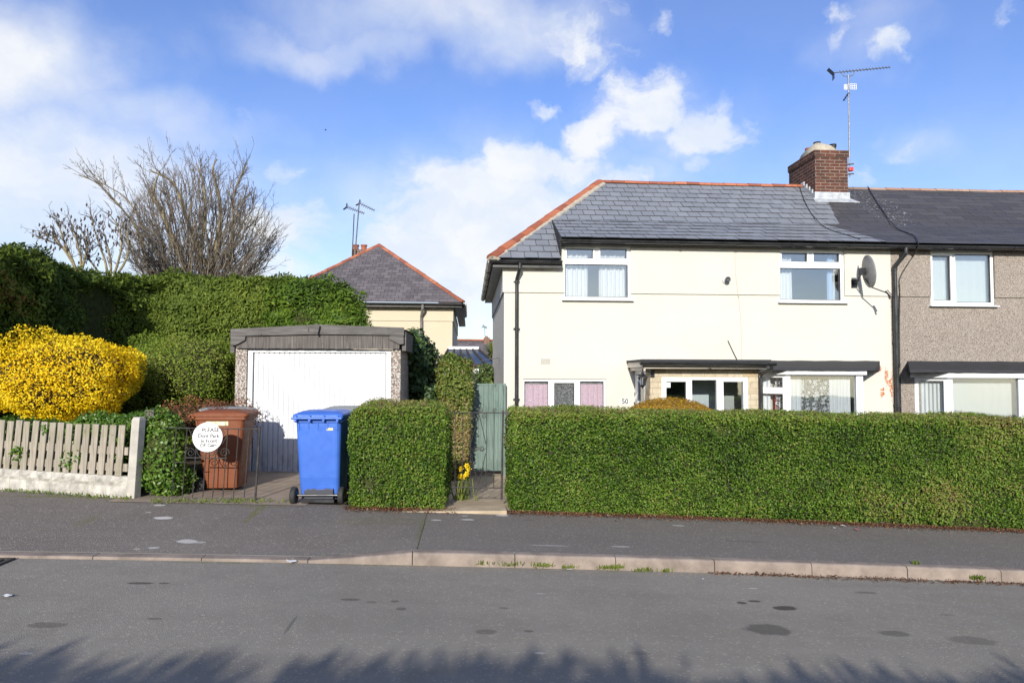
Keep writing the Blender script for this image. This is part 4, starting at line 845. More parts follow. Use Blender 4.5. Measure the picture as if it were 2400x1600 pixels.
mb.prism([(xb0, YV, Cq.z), (xb1, YV, Cq.z), (xs1, YV + 2.2, zt), (xs0, YV + 2.2, zt)], (0, 0, -.03)); mb.prism([(xb1, YV, Cq.z), (xb1, YV + 4, Cq.z), (xs1, YV + 2.2, zt)], (0, 0, -.03))
mb.build('roof', simple('tinted_polycarbonate', (.025, .042, .075), .35, var=.3, vs_=2, spec=.25), cv)
mb = MB()
for k in range(6):
    s = k / 5; mb.tube([(xb0 + (xb1 - xb0) * s, YV - .01, Cq.z + .02), (xs0 + (xs1 - xs0) * s, YV + 2.2, zt + .02)], .03, 6)
mb.tube([(xb0, YV - .02, Cq.z - .03), (xb1 + .05, YV - .02, Cq.z - .03)], .05, 8); mb.build('glazing_bar', simple('brown_bar', (.07, .055, .045), .8, spec=.1), cv)
mb = MB(); mb.tube([(xs0, YV + 2.2, zt + .05), (xs1, YV + 2.2, zt + .05)], .06, 8); mb.build('ridge', WHITE, cv)
mb = MB(); mb.grid_wall(xb0 + .1, xb1 - .1, -.5, Cq.z - .08, YV + .1, [(xb0 + .2 + i * .62, xb0 + .74 + i * .62, .6, Cq.z - .25) for i in range(4)], .06); wq = mb.build('wall', WHITE, cv)
mb = MB(); mb.box(xb0 + .15, xb1 - .15, YV + .2, YV + 3.5, -.5, Cq.z - .1); mb.build('room', DARKIN, cv)

# ---------------------------------------------------------------- garage
YG = 10.56
OLDW = wood('weathered_boards', (.10, .088, .08), (.21, .19, .175), 'z'); OLDX = wood('weathered_barge', (.105, .097, .09), (.21, .198, .185), 'x')
gq = rect(549, 818, 938, 1110, YG); gx0, gx1, gz0, gz1 = gq; dq = rect(576, 818, 915, 1109, YG)
GA = thing('garage', 'concrete sectional garage with white up and over door and weathered timber fascia', 'garage', ((gx0 + gx1) / 2, YG, gz0))
zgk = gz0 - .25
MB().box(gx0, dq[0], YG, YG + .22, zgk, gz1).build('pillar', AGG, GA, bevel=.008); MB().box(dq[1], gx1, YG, YG + .22, zgk, gz1).build('pillar', AGG, GA, bevel=.008)
mb = MB(); mb.box(gx0 + .012, gx0 + .08, YG + .22, YG + 5, zgk, gz1 + .12)
for k in range(8): mb.box(gx1 - .08, gx1 - .012 + .004 * (k % 2), YG + .222 + k * .6, YG + .818 + k * .6, zgk, gz1 + .12)
mb.box(gx0 + .08, gx1 - .08, YG + 4.9, YG + 5, zgk, gz1 + .12); mb.build('wall', AGG, GA)
DOORW = simple('garage_door_white', (.66, .665, .675), .38, var=.03, vs_=4)
mb = MB(); e = .075; a, b_, c, d = dq; mb.box(a + .004, a + e, YG + .04, YG + .1, c, d); mb.box(b_ - e, b_ - .004, YG + .04, YG + .1, c, d); mb.box(a + e, b_ - e, YG + .04, YG + .1, d - .05, d); mb.build('door_frame', DOORW, GA, bevel=.004)
mb = MB(); n = 26; w_ = (b_ - a - 2 * e - .02) / n; x = a + e + .01; P = []
for k in range(n): x_ = x + k * w_; P += [(x_, .088), (x_ + w_ * .10, .070), (x_ + w_ * .84, .070), (x_ + w_ * .92, .088)]
P.append((x + n * w_, .085))
for i in range(len(P) - 1): mb.quad((P[i][0], YG + P[i][1], c + .03), (P[i + 1][0], YG + P[i + 1][1], c + .03), (P[i + 1][0], YG + P[i + 1][1], d - .055), (P[i][0], YG + P[i][1], d - .055))
mb.box(a + e + .005, b_ - e - .005, YG + .062, YG + .09, c + .008, c + .032)
m, t, b = newmat('garage_door_panel'); v = coords(t); z = nn(t, 'ShaderNodeSeparateXYZ'); t.links.new(v, z.inputs[0]); b.inputs['Roughness'].default_value = .35
k = math_(t, 'MULTIPLY', mapr(t, z.outputs[2], .62, .05), mapr(t, noise(t, coords(t, 'Object', (1, 1, .5)), 9, 6, .7), .4, .75)); cc = mixc(t, math_(t, 'MULTIPLY', k, .7), (.62, .625, .635), (.11, .13, .09))
t.links.new(mixc(t, mapr(t, noise(t, coords(t, 'Object', (20, 20, .8)), 3, 5), .6, .8, 0, .12), cc, (.5, .5, .5)), b.inputs['Base Color'])
gd = mb.build('door', m, GA)
mb = MB(); xm = (a + b_) / 2; mb.lathe([(.03, 0), (.03, .012), (.012, .014), (.012, .05)], (xm, YG + .02, c + .62), 12, 'y'); mb.box(xm - .05, xm + .05, YG + .005, YG + .025, c + .607, c + .633); mb.build('handle', BLACKP, gd)
# fascia boards, barge, corbels, finial
yb0 = YG - .05; fq = rect(553, 786, 936, 817.5, yb0)
mb = MB(); n = 30; w_ = (fq[1] - fq[0]) / n
for k in range(n): mb.box(fq[0] + k * w_ + .001, fq[0] + (k + 1) * w_ - .001, yb0 + random.uniform(0, .004), yb0 + .022, fq[2] + random.uniform(0, .006), fq[3] + .05, random.random())
mb.build('fascia_board', OLDW, GA)
yb1 = yb0 - .04; pa, pbm, pcx = hit(540, 771, yb1), hit(745, 760, yb1), hit(947, 767.5, yb1); pd, pe, pf = hit(540, 788, yb1), hit(745, 783, yb1), hit(947, 785.5, yb1)
mb = MB(); mb.prism([pd, pe, pbm, pa], (0, .032, 0), .4); mb.prism([pe, pf, pcx, pbm], (0, .032, 0), .6)
for s in (0, 1):
    A1, A2, A3, A4, A5 = [hit(*pp_, yb1 + .001) for pp_ in ([(541, 788.5), (575, 788), (574, 797), (551, 809), (541, 808)], [(946, 786), (913, 786), (912, 795), (937, 807), (946, 806)])[s]]
    ring = [A1, A5, A4, A3, A2] if s == 0 else [A1, A2, A3, A4, A5]; mb.prism(ring, (0, .035, 0), .3)
mb.build('barge_board', OLDX, GA, bevel=.004)
f0 = [hit(*q, yb1 - .003) for q in ((738, 764), (744, 759), (751, 764), (746, 784), (743, 784))]; mb = MB(); mb.prism(f0[::-1], (0, -.06, 0)); mb.build('finial', OLDX, GA)
mb = MB(); zp = pbm.z - .02; rx0, rx1 = gx0 - .09, gx1 + .09
mb.poly([(rx0, yb1 + .03, pa.z - .03), (xm, yb1 + .03, zp), (xm, YG + 5.1, zp), (rx0, YG + 5.1, pa.z - .03)]); mb.poly([(xm, yb1 + .03, zp), (rx1, yb1 + .03, pcx.z - .03), (rx1, YG + 5.1, pcx.z - .03), (xm, YG + 5.1, zp)])
mb.build('roof', simple('asbestos_sheet', (.25, .25, .24), .9, var=.3), GA)
mb = MB(); mb.box(gx1 + .02, gx1 + .08, yb0 + .03, YG + 5, gz1 - .02, pcx.z - .06); mb.box(gx0 - .07, gx0 - .01, yb0 + .03, YG + 5, gz1 - .06, pa.z - .06); mb.build('side_fascia', OLDX, GA)

# ---------------------------------------------------------------- boundary fence
FD = wood('fence_palings', (.285, .25, .20), (.47, .42, .34), 'z', green=.28)
p0, p1 = gh(312, 1166), gh(-30, 1142); dirf = (p1 - p0); dirf.z = 0; Lf = dirf.length; dirf.normalize(); nf = Vector((dirf.y, -dirf.x, 0)); nf = nf if nf.y < 0 else -nf
FN = thing('picket_fence', 'weathered timber picket fence panel on a rock faced concrete base', 'fence', (p0.x, p0.y, p0.z))
fp = lambda s, o, z: (p0.x + dirf.x * s + nf.x * o, p0.y + dirf.y * s + nf.y * o, p0.z + (p1.z - p0.z) * s / Lf + z)
Hf = (hit(290, 998, p0.y).z - p0.z); zb_ = (1166 - 1118) / 1600 * 8.35
def fbox(mb, s0, s1, o0, o1, z0, z1, tint=None, lean=0):
    v = [fp(s0, o0, z0), fp(s1, o0, z0), fp(s1, o1, z0), fp(s0, o1, z0), fp(s0 + lean, o0, z1), fp(s1 + lean, o0, z1), fp(s1 + lean, o1, z1), fp(s0 + lean, o1, z1)]
    mb.add(v, ((0, 3, 2, 1), (4, 5, 6, 7), (0, 1, 5, 4), (1, 2, 6, 5), (2, 3, 7, 6), (3, 0, 4, 7)), tint)
mb = MB(); s = .13; pit = 22.4 / 1600 * 8.4
while s < Lf + 1.2:
    fbox(mb, s, s + pit * .72, .03, .05, zb_ - .01 + random.uniform(0, .008), Hf + random.uniform(-.012, .012), random.random(), -.045 + random.uniform(-.008, .008)); s += pit
mb.build('palings', FD, FN, bevel=.003)
for za_ in (Hf - .34, zb_ + .05): mb = MB(); fbox(mb, .06, Lf + 1.3, -.01, .028, za_, za_ + .09, .5); mb.build('rail', FD, FN)
mb = MB()
fbox(mb, .02, Lf + 1.3, -.02, .05, -.15, zb_)
for row, (za, zc) in enumerate(((-.1, zb_ * .52), (zb_ * .54, zb_ - .005))):
    s = .08 - .1 * row
    while s < Lf + 1.2:
        L_ = random.choice((.2, .28, .32, .24)); nx_ = 5; s0 = max(s, .07)
        V = []; Fc = []
        for j in range(4):
            for i in range(nx_ + 1):
                ed = i in (0, nx_) or j in (0, 3); V.append(fp(s0 + (L_ - .008) * i / nx_, .052 + (0 if ed else random.uniform(.004, .026)), za + (zc - za - .004) * j / 3))
        for j in range(3):
            for i in range(nx_): k = j * (nx_ + 1) + i; Fc.append((k + nx_ + 1, k + nx_ + 2, k + 1, k))
        mb.add(V, Fc, random.random()); s += L_
m = simple('rock_faced_concrete', (.40, .38, .335), .95, var=.4, vs_=9, bmp=.9, bs=40, spec=.15); mb.build('gravel_board', m, FN)
mb = MB(); w2 = .053; hp = (1166 - 986) / 1600 * 8.35
v0 = [(-w2, -.05), (w2, -.05), (w2, .06), (-w2, .06)]; ln = -.055
mb.loft([[fp(a + .0, b, -.15) for a, b in v0], [fp(a * .97 + ln * .9, b, hp - .035) for a, b in v0], [fp(a * .8 + ln, b * .8, hp) for a, b in v0]])
tag(mb.build('concrete_post', CONCW, bevel=.006), 'pale square concrete fence post at the end of the picket fence', 'post')
q0 = gh(352, 1168); mb = MB(); tw = hit(352, 960, q0.y + .25)
mb.box(tw.x - .05, tw.x + .055, q0.y + .22, q0.y + .32, q0.z - .1, tw.z); tag(mb.build('timber_post', OLDW, bevel=.006), 'old grey timber post wrapped by the green bush beside the drive gate', 'post')

# ---------------------------------------------------------------- iron gates
def scroll(c, r, a0, turns, ex, ez, n=26, sgn=1):
    return [Vector(c) + ex * (r * (1 - .8 * k / n) * math.cos(a0 + sgn * turns * 6.283 * k / n)) + ez * (r * (1 - .8 * k / n) * math.sin(a0 + sgn * turns * 6.283 * k / n)) for k in range(n + 1)]
g0 = gh(600, 1172); GY = g0.y
def gp(px, py): return hit(px, py, GY)
ez = Vector((.05, 0, 1)).normalized(); ex = Vector((1, 0, -.02)).normalized(); g1 = gp(402, 1167); k_ = 8.3 / 1600
DG = thing('drive_gate', 'low wrought iron drive gate with scrolls standing ajar before the brown bin', 'gate', (g0.x, GY, g0.z))
mb = MB(); mb.tube([gp(380, 1001.5), gp(500, 1004), gp(608, 1005)], .007, 6); mb.tube([gp(362, 1165), gp(480, 1168.5), gp(598, 1170)], .009, 6); mb.tube([gp(598, 1174), gp(609, 1003)], .013, 8)
for i, px in enumerate((402, 427, 451, 475, 498, 522, 547, 572)): mb.tube([gp(px, 1168), gp(px + 11.5 + i * .15, 1003)], .0058, 6)
mb.tube([gp(436, 1072), gp(531, 1073.5)], .007, 6); mb.tube([gp(408, 1083), gp(436, 1083)], .005, 6)
DGf = mb.build('gate_frame', IRON, DG)
mb = MB()
for (px, py, r, a, tn, sg) in ((447, 1060, 11, 3.4, 1.6, -1), (478, 1061, 11, -.3, 1.6, 1), (495, 1061, 10, 3.4, 1.5, -1), (526, 1060, 11, -.3, 1.6, 1), (518, 1014, 9, 3.3, 1.5, 1), (455, 1014, 9, -.2, 1.5, -1)):
    mb.tube(scroll(gp(px, py), r * k_, a, tn, ex, ez, 26, sg), .005, 5)
mb.tube(catmull([gp(443, 1004), gp(452, 1030), gp(460, 1050), gp(463, 1062), gp(470, 1071)], 6), .005, 5); mb.tube(catmull([gp(534, 1018), gp(522, 1038), gp(512, 1050), gp(508, 1060), gp(503, 1071)], 6), .005, 5)
mb.build('scrollwork', IRON, DG)
# round sign hung on the gate
sgc = hit(487, 1024, GY - .02); SG = thing('round_sign', 'white round hand lettered sign asking not to park, hung on the drive gate', 'sign', sgc)
mb = MB(); mb.lathe([(.168, 0), (.172, -.004), (.172, -.010), (.166, -.012)], (sgc.x, sgc.y, sgc.z), 40, 'y'); sb = mb.build('sign_board', simple('sign_white', (.84, .84, .83), .4, var=.04), SG)
INK = simple('marker_ink', (.05, .05, .055), .6)
def text_mb(s, size, c, mat, name, parent, rot=0, shear=0, off=.0015, fat=0.0):
    cu = bpy.data.curves.new('lettering', 'FONT'); cu.body = s; cu.size = size; cu.align_x = 'CENTER'; cu.align_y = 'CENTER'; cu.shear = shear; cu.offset = fat; cu.extrude = .0006
    ob = bpy.data.objects.new('lettering', cu); COL.objects.link(ob); dg = bpy.context.evaluated_depsgraph_get(); me = bpy.data.meshes.new_from_object(ob.evaluated_get(dg)); bpy.data.objects.remove(ob)
    M4 = Matrix.Translation(Vector(c) - origin_of(parent)) @ Matrix.Rotation(rot, 4, 'Y') @ Matrix.Rotation(math.pi / 2, 4, 'X'); me.transform(M4); me.name = name
    me.materials.clear(); return finish(me, name, mat, parent, True)
for (txt, px, py, sz, ro) in (('PLEASE', 493, 1007.5, .066, -.02), ("Dont Park", 488.5, 1021, .058, .02), ('In Front', 489, 1033, .058, -.03), ('OF Gate', 488, 1043.5, .056, -.02)):
    p = hit(px, py, sgc.y - .0135); text_mb(txt, sz, (p.x, sgc.y - .0135, p.z), INK, 'lettering', sb, ro, .05, fat=.0016)

# side path gate
GY2 = 8.3; kp = 8.3 / 1600
gp2 = lambda px, py: hit(px, py, GY2)
PG = thing('path_gate', 'slim wrought iron garden gate with scrolls between the two privet hedges', 'gate', (gp2(1120, 1160).x, GY2, G(-.3, GY2)))
mb = MB()
mb.tube([gp2(1058, 966.5), gp2(1188, 967)], .007, 6); mb.tube([gp2(1058, 1141.5), gp2(1180, 1143)], .008, 6)
for px0, px1 in ((1066.5, 1067), (1084, 1085), (1102, 1104), (1139, 1141), (1157, 1158.5), (1174, 1178)): mb.tube([gp2(px0, 1142), gp2(px1, 966)], .005, 6)
mb.tube([gp2(1175.5, 1170), gp2(1179, 962)], .012, 8); mb.build('gate_frame', IRON, PG)
mb = MB(); e1, e2 = Vector((1, 0, 0)), Vector((0, 0, 1))
for ln_ in ([(1123, 972), (1113, 1005), (1103, 1040)], [(1123, 972), (1130, 1000), (1139, 1040)], [(1105, 1062), (1112, 1100), (1121, 1135)], [(1138, 1062), (1130, 1100), (1121, 1138)], [(1098, 960), (1110, 955), (1116, 953)], [(1104, 1050), (1112, 1057), (1121, 1052)], [(1138, 1050), (1130, 1057), (1122, 1052)]):
    mb.tube(catmull([gp2(*q) for q in ln_], 6), .0045, 5)
for (px, py, r, a, tn, sg) in ((1108, 975, 6, 2.8, 1.4, -1), (1135, 975, 6, .3, 1.4, 1), (1115, 1051, 6, 0, 1.4, 1), (1129, 1051, 6, 3.1, 1.4, -1), (1127, 960, 6, 3.1, 1.5, 1), (1134, 1136, 5, .2, 1.4, 1), (1159, 962, 5, 0, 1.3, 1)):
    mb.tube(scroll(gp2(px, py), r * kp, a, tn, e1, e2, 22, sg), .0045, 5)
mb.build('scrollwork', IRON, PG)
p = gp2(1187, 968); mb = MB(); mb.box(p.x - .012, p.x + .03, GY2 - .015, GY2 + .015, p.z - .02, p.z + .03); mb.build('latch', IRON, PG)

# green side gate
YS = 12.45; q = rect(1086, 900, 1179, 1106, YS); GREENW = wood('green_painted_boards', (.135, .19, .165), (.225, .295, .255), 'z')
xg0 = hit(1075, 1000, YS).x
SGt = thing('side_gate', 'tall faded green boarded side gate between the ivy hedge and the cream house', 'gate', (q[0], YS, q[2]))
mb = MB(); n = 9; w_ = (q[1] - xg0) / n
for k in range(n): mb.box(xg0 + k * w_ + .0004, xg0 + (k + 1) * w_ - .0004, YS + random.uniform(0, .005), YS + .02, q[2] + .015 + random.uniform(0, .012), q[3] - .02 + random.uniform(-.006, .003), random.random())
mb.build('boards', GREENW, SGt, bevel=.004)
MB().box(xg0 + .01, q[1] - .01, YS + .0206, YS + .0209, q[2] + .03, q[3] - .03).build('gap_blocker', BLACKP, SGt)  # thin black sheet added to hide the sunlit wall behind the gaps
for bb in ((YS + .021, YS + .05, q[3] - .3, q[3] - .2), (YS + .021, YS + .05, q[2] + .15, q[2] + .25), (YS - .006, YS + .045, q[3] - .019, q[3] + .012)): MB().box(xg0 - .004, q[1] + .008, *bb).build('rail', GREENW, SGt)
mb = MB(); mb.box(q[1] + .006, q[1] + .05, YS - .01, YS + .06, q[2] - .2, q[3] + .01); mb.build('gate_post', GREENW, SGt)
# ---------------------------------------------------------------- wheelie bins (rear with wheels and handle towards -y)
def rring(w, y0, y1, z, r=.05, n=4, zt=None):
    P = []
    for (cx, cy, a0) in ((w / 2 - r, y0 + r, -90), (w / 2 - r, y1 - r, 0), (-w / 2 + r, y1 - r, 90), (-w / 2 + r, y0 + r, 180)):
        for k in range(n + 1):
            a = rad(a0 + 90 * k / n); x, y = cx + r * math.cos(a), cy + r * math.sin(a)
            P.append((x, y, z if zt is None else z + zt(x, y)))
    return P
def make_bin(label, loc, rotz, mat, lidmat, wear, sticker):
    b = thing('wheelie_bin', label, 'bin', loc, 'household wheelie bins on the drive', rotz)
    mb = MB()
    mb.loft([rring(.44, -.165, .25, .035, .05), rring(.455, -.18, .26, .10, .05), rring(.475, -.225, .275, .30, .055), rring(.52, -.30, .33, .90, .06), rring(.525, -.305, .335, .97, .06)])
    bd = mb.build('body', mat, b, True, bevel=.004, sm=False)
    mb = MB(); mb.loft([rring(.555, -.315, .36, .945, .05), rring(.565, -.32, .37, .955, .05), rring(.565, -.32, .37, .99, .05), rring(.55, -.315, .36, .995, .05)]); mb.build('rim', mat, bd, True, bevel=.003)
    mb = MB()
    for k in range(5): x = -.22 + .11 * k; mb.prism([(x - .008, -.318, .975), (x - .008, -.30, .86), (x - .008, -.285, .86), (x - .008, -.285, .975)], (.016, 0, 0))
    mb.build('ribs', mat, bd, True)
    mb = MB(); hz = lambda x, y: .012 * math.cos(x * 4) + (.0)
    mb.loft([rring(.575, -.34, .385, .993, .05), rring(.585, -.345, .395, 1.0, .05), rring(.585, -.345, .395, 1.03, .05), rring(.56, -.33, .37, 1.045, .06), rring(.44, -.24, .25, 1.072, .08), rring(.30, -.16, .16, 1.078, .08)])
    ld = mb.build('lid', lidmat, b, True, bevel=.006)
    mb = MB(); mb.tube([(-.29, -.375, 1.0), (.29, -.375, 1.0)], .015, 10)
    for x in (-.24, -.08, .08, .24): mb.box(x - .014, x + .014, -.385, -.32, .965, 1.03)
    mb.build('handle', lidmat, b, True, bevel=.004)
    mb = MB(); mb.tube([(-.26, -.255, .10), (.26, -.255, .10)], .012, 10); mb.box(-.19, .19, -.272, -.235, .018, .052); mb.build('axle', BLACKP, b, True)
    for s in (-1, 1):
        mb = MB(); mb.lathe([(.055, -.03), (.085, -.032), (.098, -.022), (.10, 0), (.098, .022), (.085, .032), (.055, .03)], (s * .275, -.255, .10), 28, 'x')
        wh = mb.build('wheel', RUBBER, b, True, sm=False); mb = MB(); mb.lathe([(.056, -.024), (.05, -.033), (.02, -.036), (.02, .036), (.05, .033), (.056, .024)], (s * .275, -.255, .10), 20, 'x')
        for k in range(5):
            a = k * 1.2566; mb.box(s * .275 + s * .031, s * .275 + s * .036, -.255 + math.cos(a) * .035 - .006, -.255 + math.cos(a) * .035 + .006, .10 + math.sin(a) * .035 - .006, .10 + math.sin(a) * .035 + .006)
        mb.build('hub', BLACKP, wh, True)
    if sticker: sticker(b)
    return b
STK = simple('faded_sticker', (.62, .56, .30), .6, var=.3, vs_=22); STK2 = simple('number_sticker', (.60, .56, .36), .6, var=.75, vs_=26)
BLUEP = plastic('blue_plastic', (.045, .135, .50), .42, .4); BLUEB = plastic('blue_plastic_scuffed', (.045, .135, .50), .44, .6, dirt=.105)
BROWNP = plastic('brown_plastic', (.170, .046, .012), .6, .2); GREYP = plastic('grey_plastic', (.10, .112, .10), .42, .3); GREYL = plastic('light_grey_plastic', (.22, .23, .225), .5, .3)
def st_blue(b):
    mb = MB(); mb.box(.155, .225, -.322, -.319 + .0, .885, .915)
    mb = MB(); mb.quad((.10, -.300, .855), (.175, -.300, .855), (.175, -.303, .885), (.10, -.303, .885)); mb.build('sticker', STK, b, True)
    mb = MB(); mb.box(-.17, .17, -.222, -.19, .05, .17); mb.build('worn_plate', plastic('scuffed_base', (.035, .09, .36), .5, .3, dirt=.17), b, True, bevel=.006)
def st_brown(b):
    mb = MB(); x = .265; mb.quad((x, -.19, .875), (x, .13, .875), (x + .002, .13, .93), (x + .002, -.16, .93)); mb.build('number_sticker', STK2, b, True)
pb = gh(748, 1180); make_bin('blue wheelie bin with its wheels to the road beside the clipped hedge', (pb.x + .0, pb.y + .22, pb.z + .004), rad(-2), BLUEB, BLUEP, True, st_blue)
pw = gh(518, 1153); bb_ = make_bin('brown wheelie bin standing sideways behind the iron drive gate', (pw.x - .05, pw.y + .24, pw.z + .012), rad(-90), BROWNP, BROWNP, False, st_brown)
pg_ = (pb.x + .16, pb.y + 1.0); make_bin('grey wheelie bin with pale lid showing over the blue bin', (pg_[0], pg_[1], G(*pg_) + .012), rad(-88), GREYP, GREYL, False, None)
bb_.scale = (.93, .93, .93); pg_ = (pw.x - .30, pw.y + .92); bg_ = make_bin('grey wheelie bin mostly hidden behind the brown bin', (pg_[0], pg_[1], G(*pg_) + .012), rad(-90), GREYP, GREYL, False, None); bg_.scale = (.93, .93, .93)

# ---------------------------------------------------------------- satellite dish, lamps, plaque
dc = hit(2037, 636, YF - .42); SD = thing('satellite_dish', 'grey satellite dish on a bracket by the upper right bedroom window', 'satellite dish', (hit(2010, 650, YF).x, YF, hit(2010, 650, YF).z))
nrm = Vector((.985, -.10, .13)).normalized(); sx_ = nrm.cross(Vector((0, 0, 1))).normalized(); sy_ = sx_.cross(nrm)
mb = MB(); R0_ = .29; rings = []
for k in range(7):
    t = k / 6; rings.append([dc + sx_ * (R0_ * .9 * t * math.cos(a)) + sy_ * (R0_ * 1.06 * t * math.sin(a)) + nrm * (.07 * t * t - .07) for a in np.linspace(0, 2 * math.pi, 37)[:-1]])
back_ = [[p - nrm * .010 for p in r] for r in rings]
rings[0] = [dc - nrm * .07 + sx_ * (.004 * math.cos(a)) + sy_ * (.004 * math.sin(a)) for a in np.linspace(0, 2 * math.pi, 37)[:-1]]; back_[0] = [p - nrm * .010 for p in rings[0]]
mb.loft(rings[::1] + back_[::-1]); DISH = simple('dish_grey', (.22, .22, .22), .5, .2, var=.15, vs_=9); mb.build('reflector', DISH, SD, sm=True)
wp_ = hit(2002, 664, YF - .03); mb = MB(); mb.tube([dc - nrm * .085, dc - nrm * .16, (wp_.x + .02, YF - .16, wp_.z + .05), (wp_.x, YF - .02, wp_.z)], .02, 8); mb.box(wp_.x - .06, wp_.x + .06, YF - .035, YF - .002, wp_.z - .09, wp_.z + .07); mb.box(dc.x - nrm.x * .12 - .06, dc.x - nrm.x * .12 + .03, dc.y - .03, dc.y + .05, dc.z - .07, dc.z + .06); mb.build('bracket', BLACKP, SD)
lnb = hit(2083, 688, YF - .62); bt = dc - sy_ * (R0_ * 1.03) + nrm * .0; mb = MB(); mb.tube([dc - nrm * .1 - sy_ * .12, bt, lnb], .012, 6); mb.build('arm', BLACKP, SD)
mb = MB(); dd = (dc - lnb).normalized(); mb.tube([lnb - dd * .05, lnb + dd * .07], .03, 10); mb.tube([lnb + Vector((0, 0, -.03)), lnb + Vector((.02, 0, -.10))], .018, 8); mb.build('receiver', BLACKP, SD)

lc = hit(1700.5, 658, YF - .05); SL = thing('security_light', 'small round grey security lamp high on the cream wall between the upper windows', 'lamp', (lc.x, YF, lc.z))
mb = MB(); mb.lathe([(.055, 0), (.055, -.02), (.03, -.028)], (lc.x, YU - .001, lc.z), 18, 'y'); mb.tube([(lc.x, YU - .02, lc.z), (lc.x + .01, YU - .06, lc.z + .01)], .02, 8); mb.build('base', simple('lamp_grey', (.4, .4, .39), .5, var=.2), SL)
mb = MB(); mb.lathe([(.02, .03), (.045, .0), (.052, -.04), (.046, -.045), (.02, -.03)], (lc.x + .012, YU - .08, lc.z + .015), 18, 'y'); mb.build('lamp_head', simple('lamp_dark', (.10, .10, .10), .3, .4), SL)

ll = hit(1506, 889, 11.28); LT = thing('wall_lantern', 'black coach lantern hanging from a bracket at the porch corner', 'lamp', (ll.x, 11.28, ll.z))
LX, LY = ll.x, 11.28; lz = lambda py: hit(1506, py, LY).z
mb = MB(); mb.lathe([(.010, lz(868)), (.015, lz(871)), (.03, lz(876)), (.075, lz(883)), (.08, lz(885)), (.01, lz(885.2))], (LX, LY, 0), 6)
mb.lathe([(.05, lz(902)), (.035, lz(905)), (.012, lz(908)), (.006, lz(911))], (LX, LY, 0), 6)
for k in range(6): a = k * math.pi / 3; mb.tube([(LX + .072 * math.cos(a), LY + .072 * math.sin(a), lz(884.5)), (LX + .046 * math.cos(a), LY + .046 * math.sin(a), lz(902))], .006, 5)
mb.build('lantern_cage', BLACKP, LT)
mb = MB(); mb.lathe([(.043, lz(901.8)), (.066, lz(885))], (LX, LY, 0), 6); mb.build('lantern_glass', GLASS, LT)
mb = MB(); bx_ = pl + .03; mb.tube(catmull([(bx_, YPF - .0, lz(876)), (bx_, YPF - .06, lz(874)), (LX + .04, LY, lz(868)), (LX + .01, LY, lz(865)), (LX, LY, lz(868))], 6), .012, 6); mb.box(bx_ - .03, bx_ + .04, YPF - .022, YPF - .002, lz(884), lz(868)); mb.build('bracket', BLACKP, LT)

q = rect(1455, 934, 1474, 947, YF); NP = thing('house_number_plaque', 'small white number plaque reading 50 beside the porch', 'sign', ((q[0] + q[1]) / 2, YF, (q[2] + q[3]) / 2))
mb = MB(); mb.box(q[0], q[1], YF - .012, YF - .002, q[2], q[3]); npb = mb.build('plaque', simple('plaque_white', (.82, .82, .80), .35), NP, bevel=.002)
text_mb('50', .125, ((q[0] + q[1]) / 2, YF - .0135, (q[2] + q[3]) / 2), simple('plaque_black', (.015, .015, .015), .5), 'digits', npb, fat=.0035)

# ---------------------------------------------------------------- aerials
def yagi(parent, A, B, el_h, n, r=.009, name='boom'):
    A, B = Vector(A), Vector(B); d = (B - A).normalized(); s = Vector((-d.y, d.x, 0)).normalized() * .45 + Vector((0, 0, .9)); s = (s - d * s.dot(d)).normalized()
    mb = MB(); mb.tube([A, B], r, 6); bm = mb.build(name, GALV, parent)
    mb = MB()
    for i in range(n): p = A.lerp(B, .12 + .88 * i / (n - 1)); e = el_h * (1 - .35 * i / n); mb.tube([p - s * e, p + s * e], r * .55, 5)
    mb.build('elements', simple('aerial_dark', (.05, .07, .11), .4, .5), bm)
    mb = MB()
    for sg in (-1, 1): c = A + d * .02; mb.quad(c, c + s * (sg * .19) - d * .07, c + s * (sg * .19) - d * .07 + Vector((.03, .16, 0)), c + Vector((.03, .16, 0)));
    mb.xform(lambda p: p); mb.build('reflector', simple('aerial_blue', (.03, .07, .16), .5, .2), bm)
    return bm
YA = 15.55
A1 = thing('roof_aerial', 'tall silver mast with a long ridged television aerial strapped to the brick chimney', 'aerial', (hit(1991, 410, YA).x, YA, hit(1991, 410, YA).z))
h_ = lambda px, py: hit(px, py, YA)
mb = MB(); mb.tube([h_(1991.5, 414), h_(1990, 290), h_(1988, 177)], .017, 8); mb.build('mast', GALV, A1)
yagi(A1, h_(1954, 171), h_(2085, 158), .055, 16, .012)
mb = MB(); mb.tube(catmull([h_(1974, 170), h_(1976, 178), h_(1988, 179), h_(2000, 176), h_(2001, 168)], 5), .008, 6); mb.build('cradle', GALV, A1)
mb = MB()
for (xa, xb, ya_, yb_, o) in ((1976, 1983, 201, 212, -.05), (1991, 2006, 198, 210, -.02)):
    a_, b_ = h_(xa, yb_), h_(xb, ya_)
    for i in range(4):
        x = a_.x + (b_.x - a_.x) * i / 3; mb.tube([(x, YA + o, a_.z), (x, YA + o, b_.z)], .006, 5)
    for j in range(4): z = a_.z + (b_.z - a_.z) * j / 3; mb.tube([(a_.x, YA + o, z), (b_.x, YA + o, z)], .007, 5)
mb.build('grid_panel', simple('aerial_white', (.7, .69, .65), .5), A1)
mb = MB(); mb.tube([h_(1989, 218), h_(1977, 236)], .018, 6)
for t in (0, .35, .7, 1): p = h_(1988 - 11 * t, 220 + 15 * t); mb.tube([p + Vector((-.06, -.1, -.01)), p + Vector((.10, .1, .03))], .005, 5)
mb.build('small_aerial', simple('aerial_navy', (.03, .05, .09), .5, .3), A1)
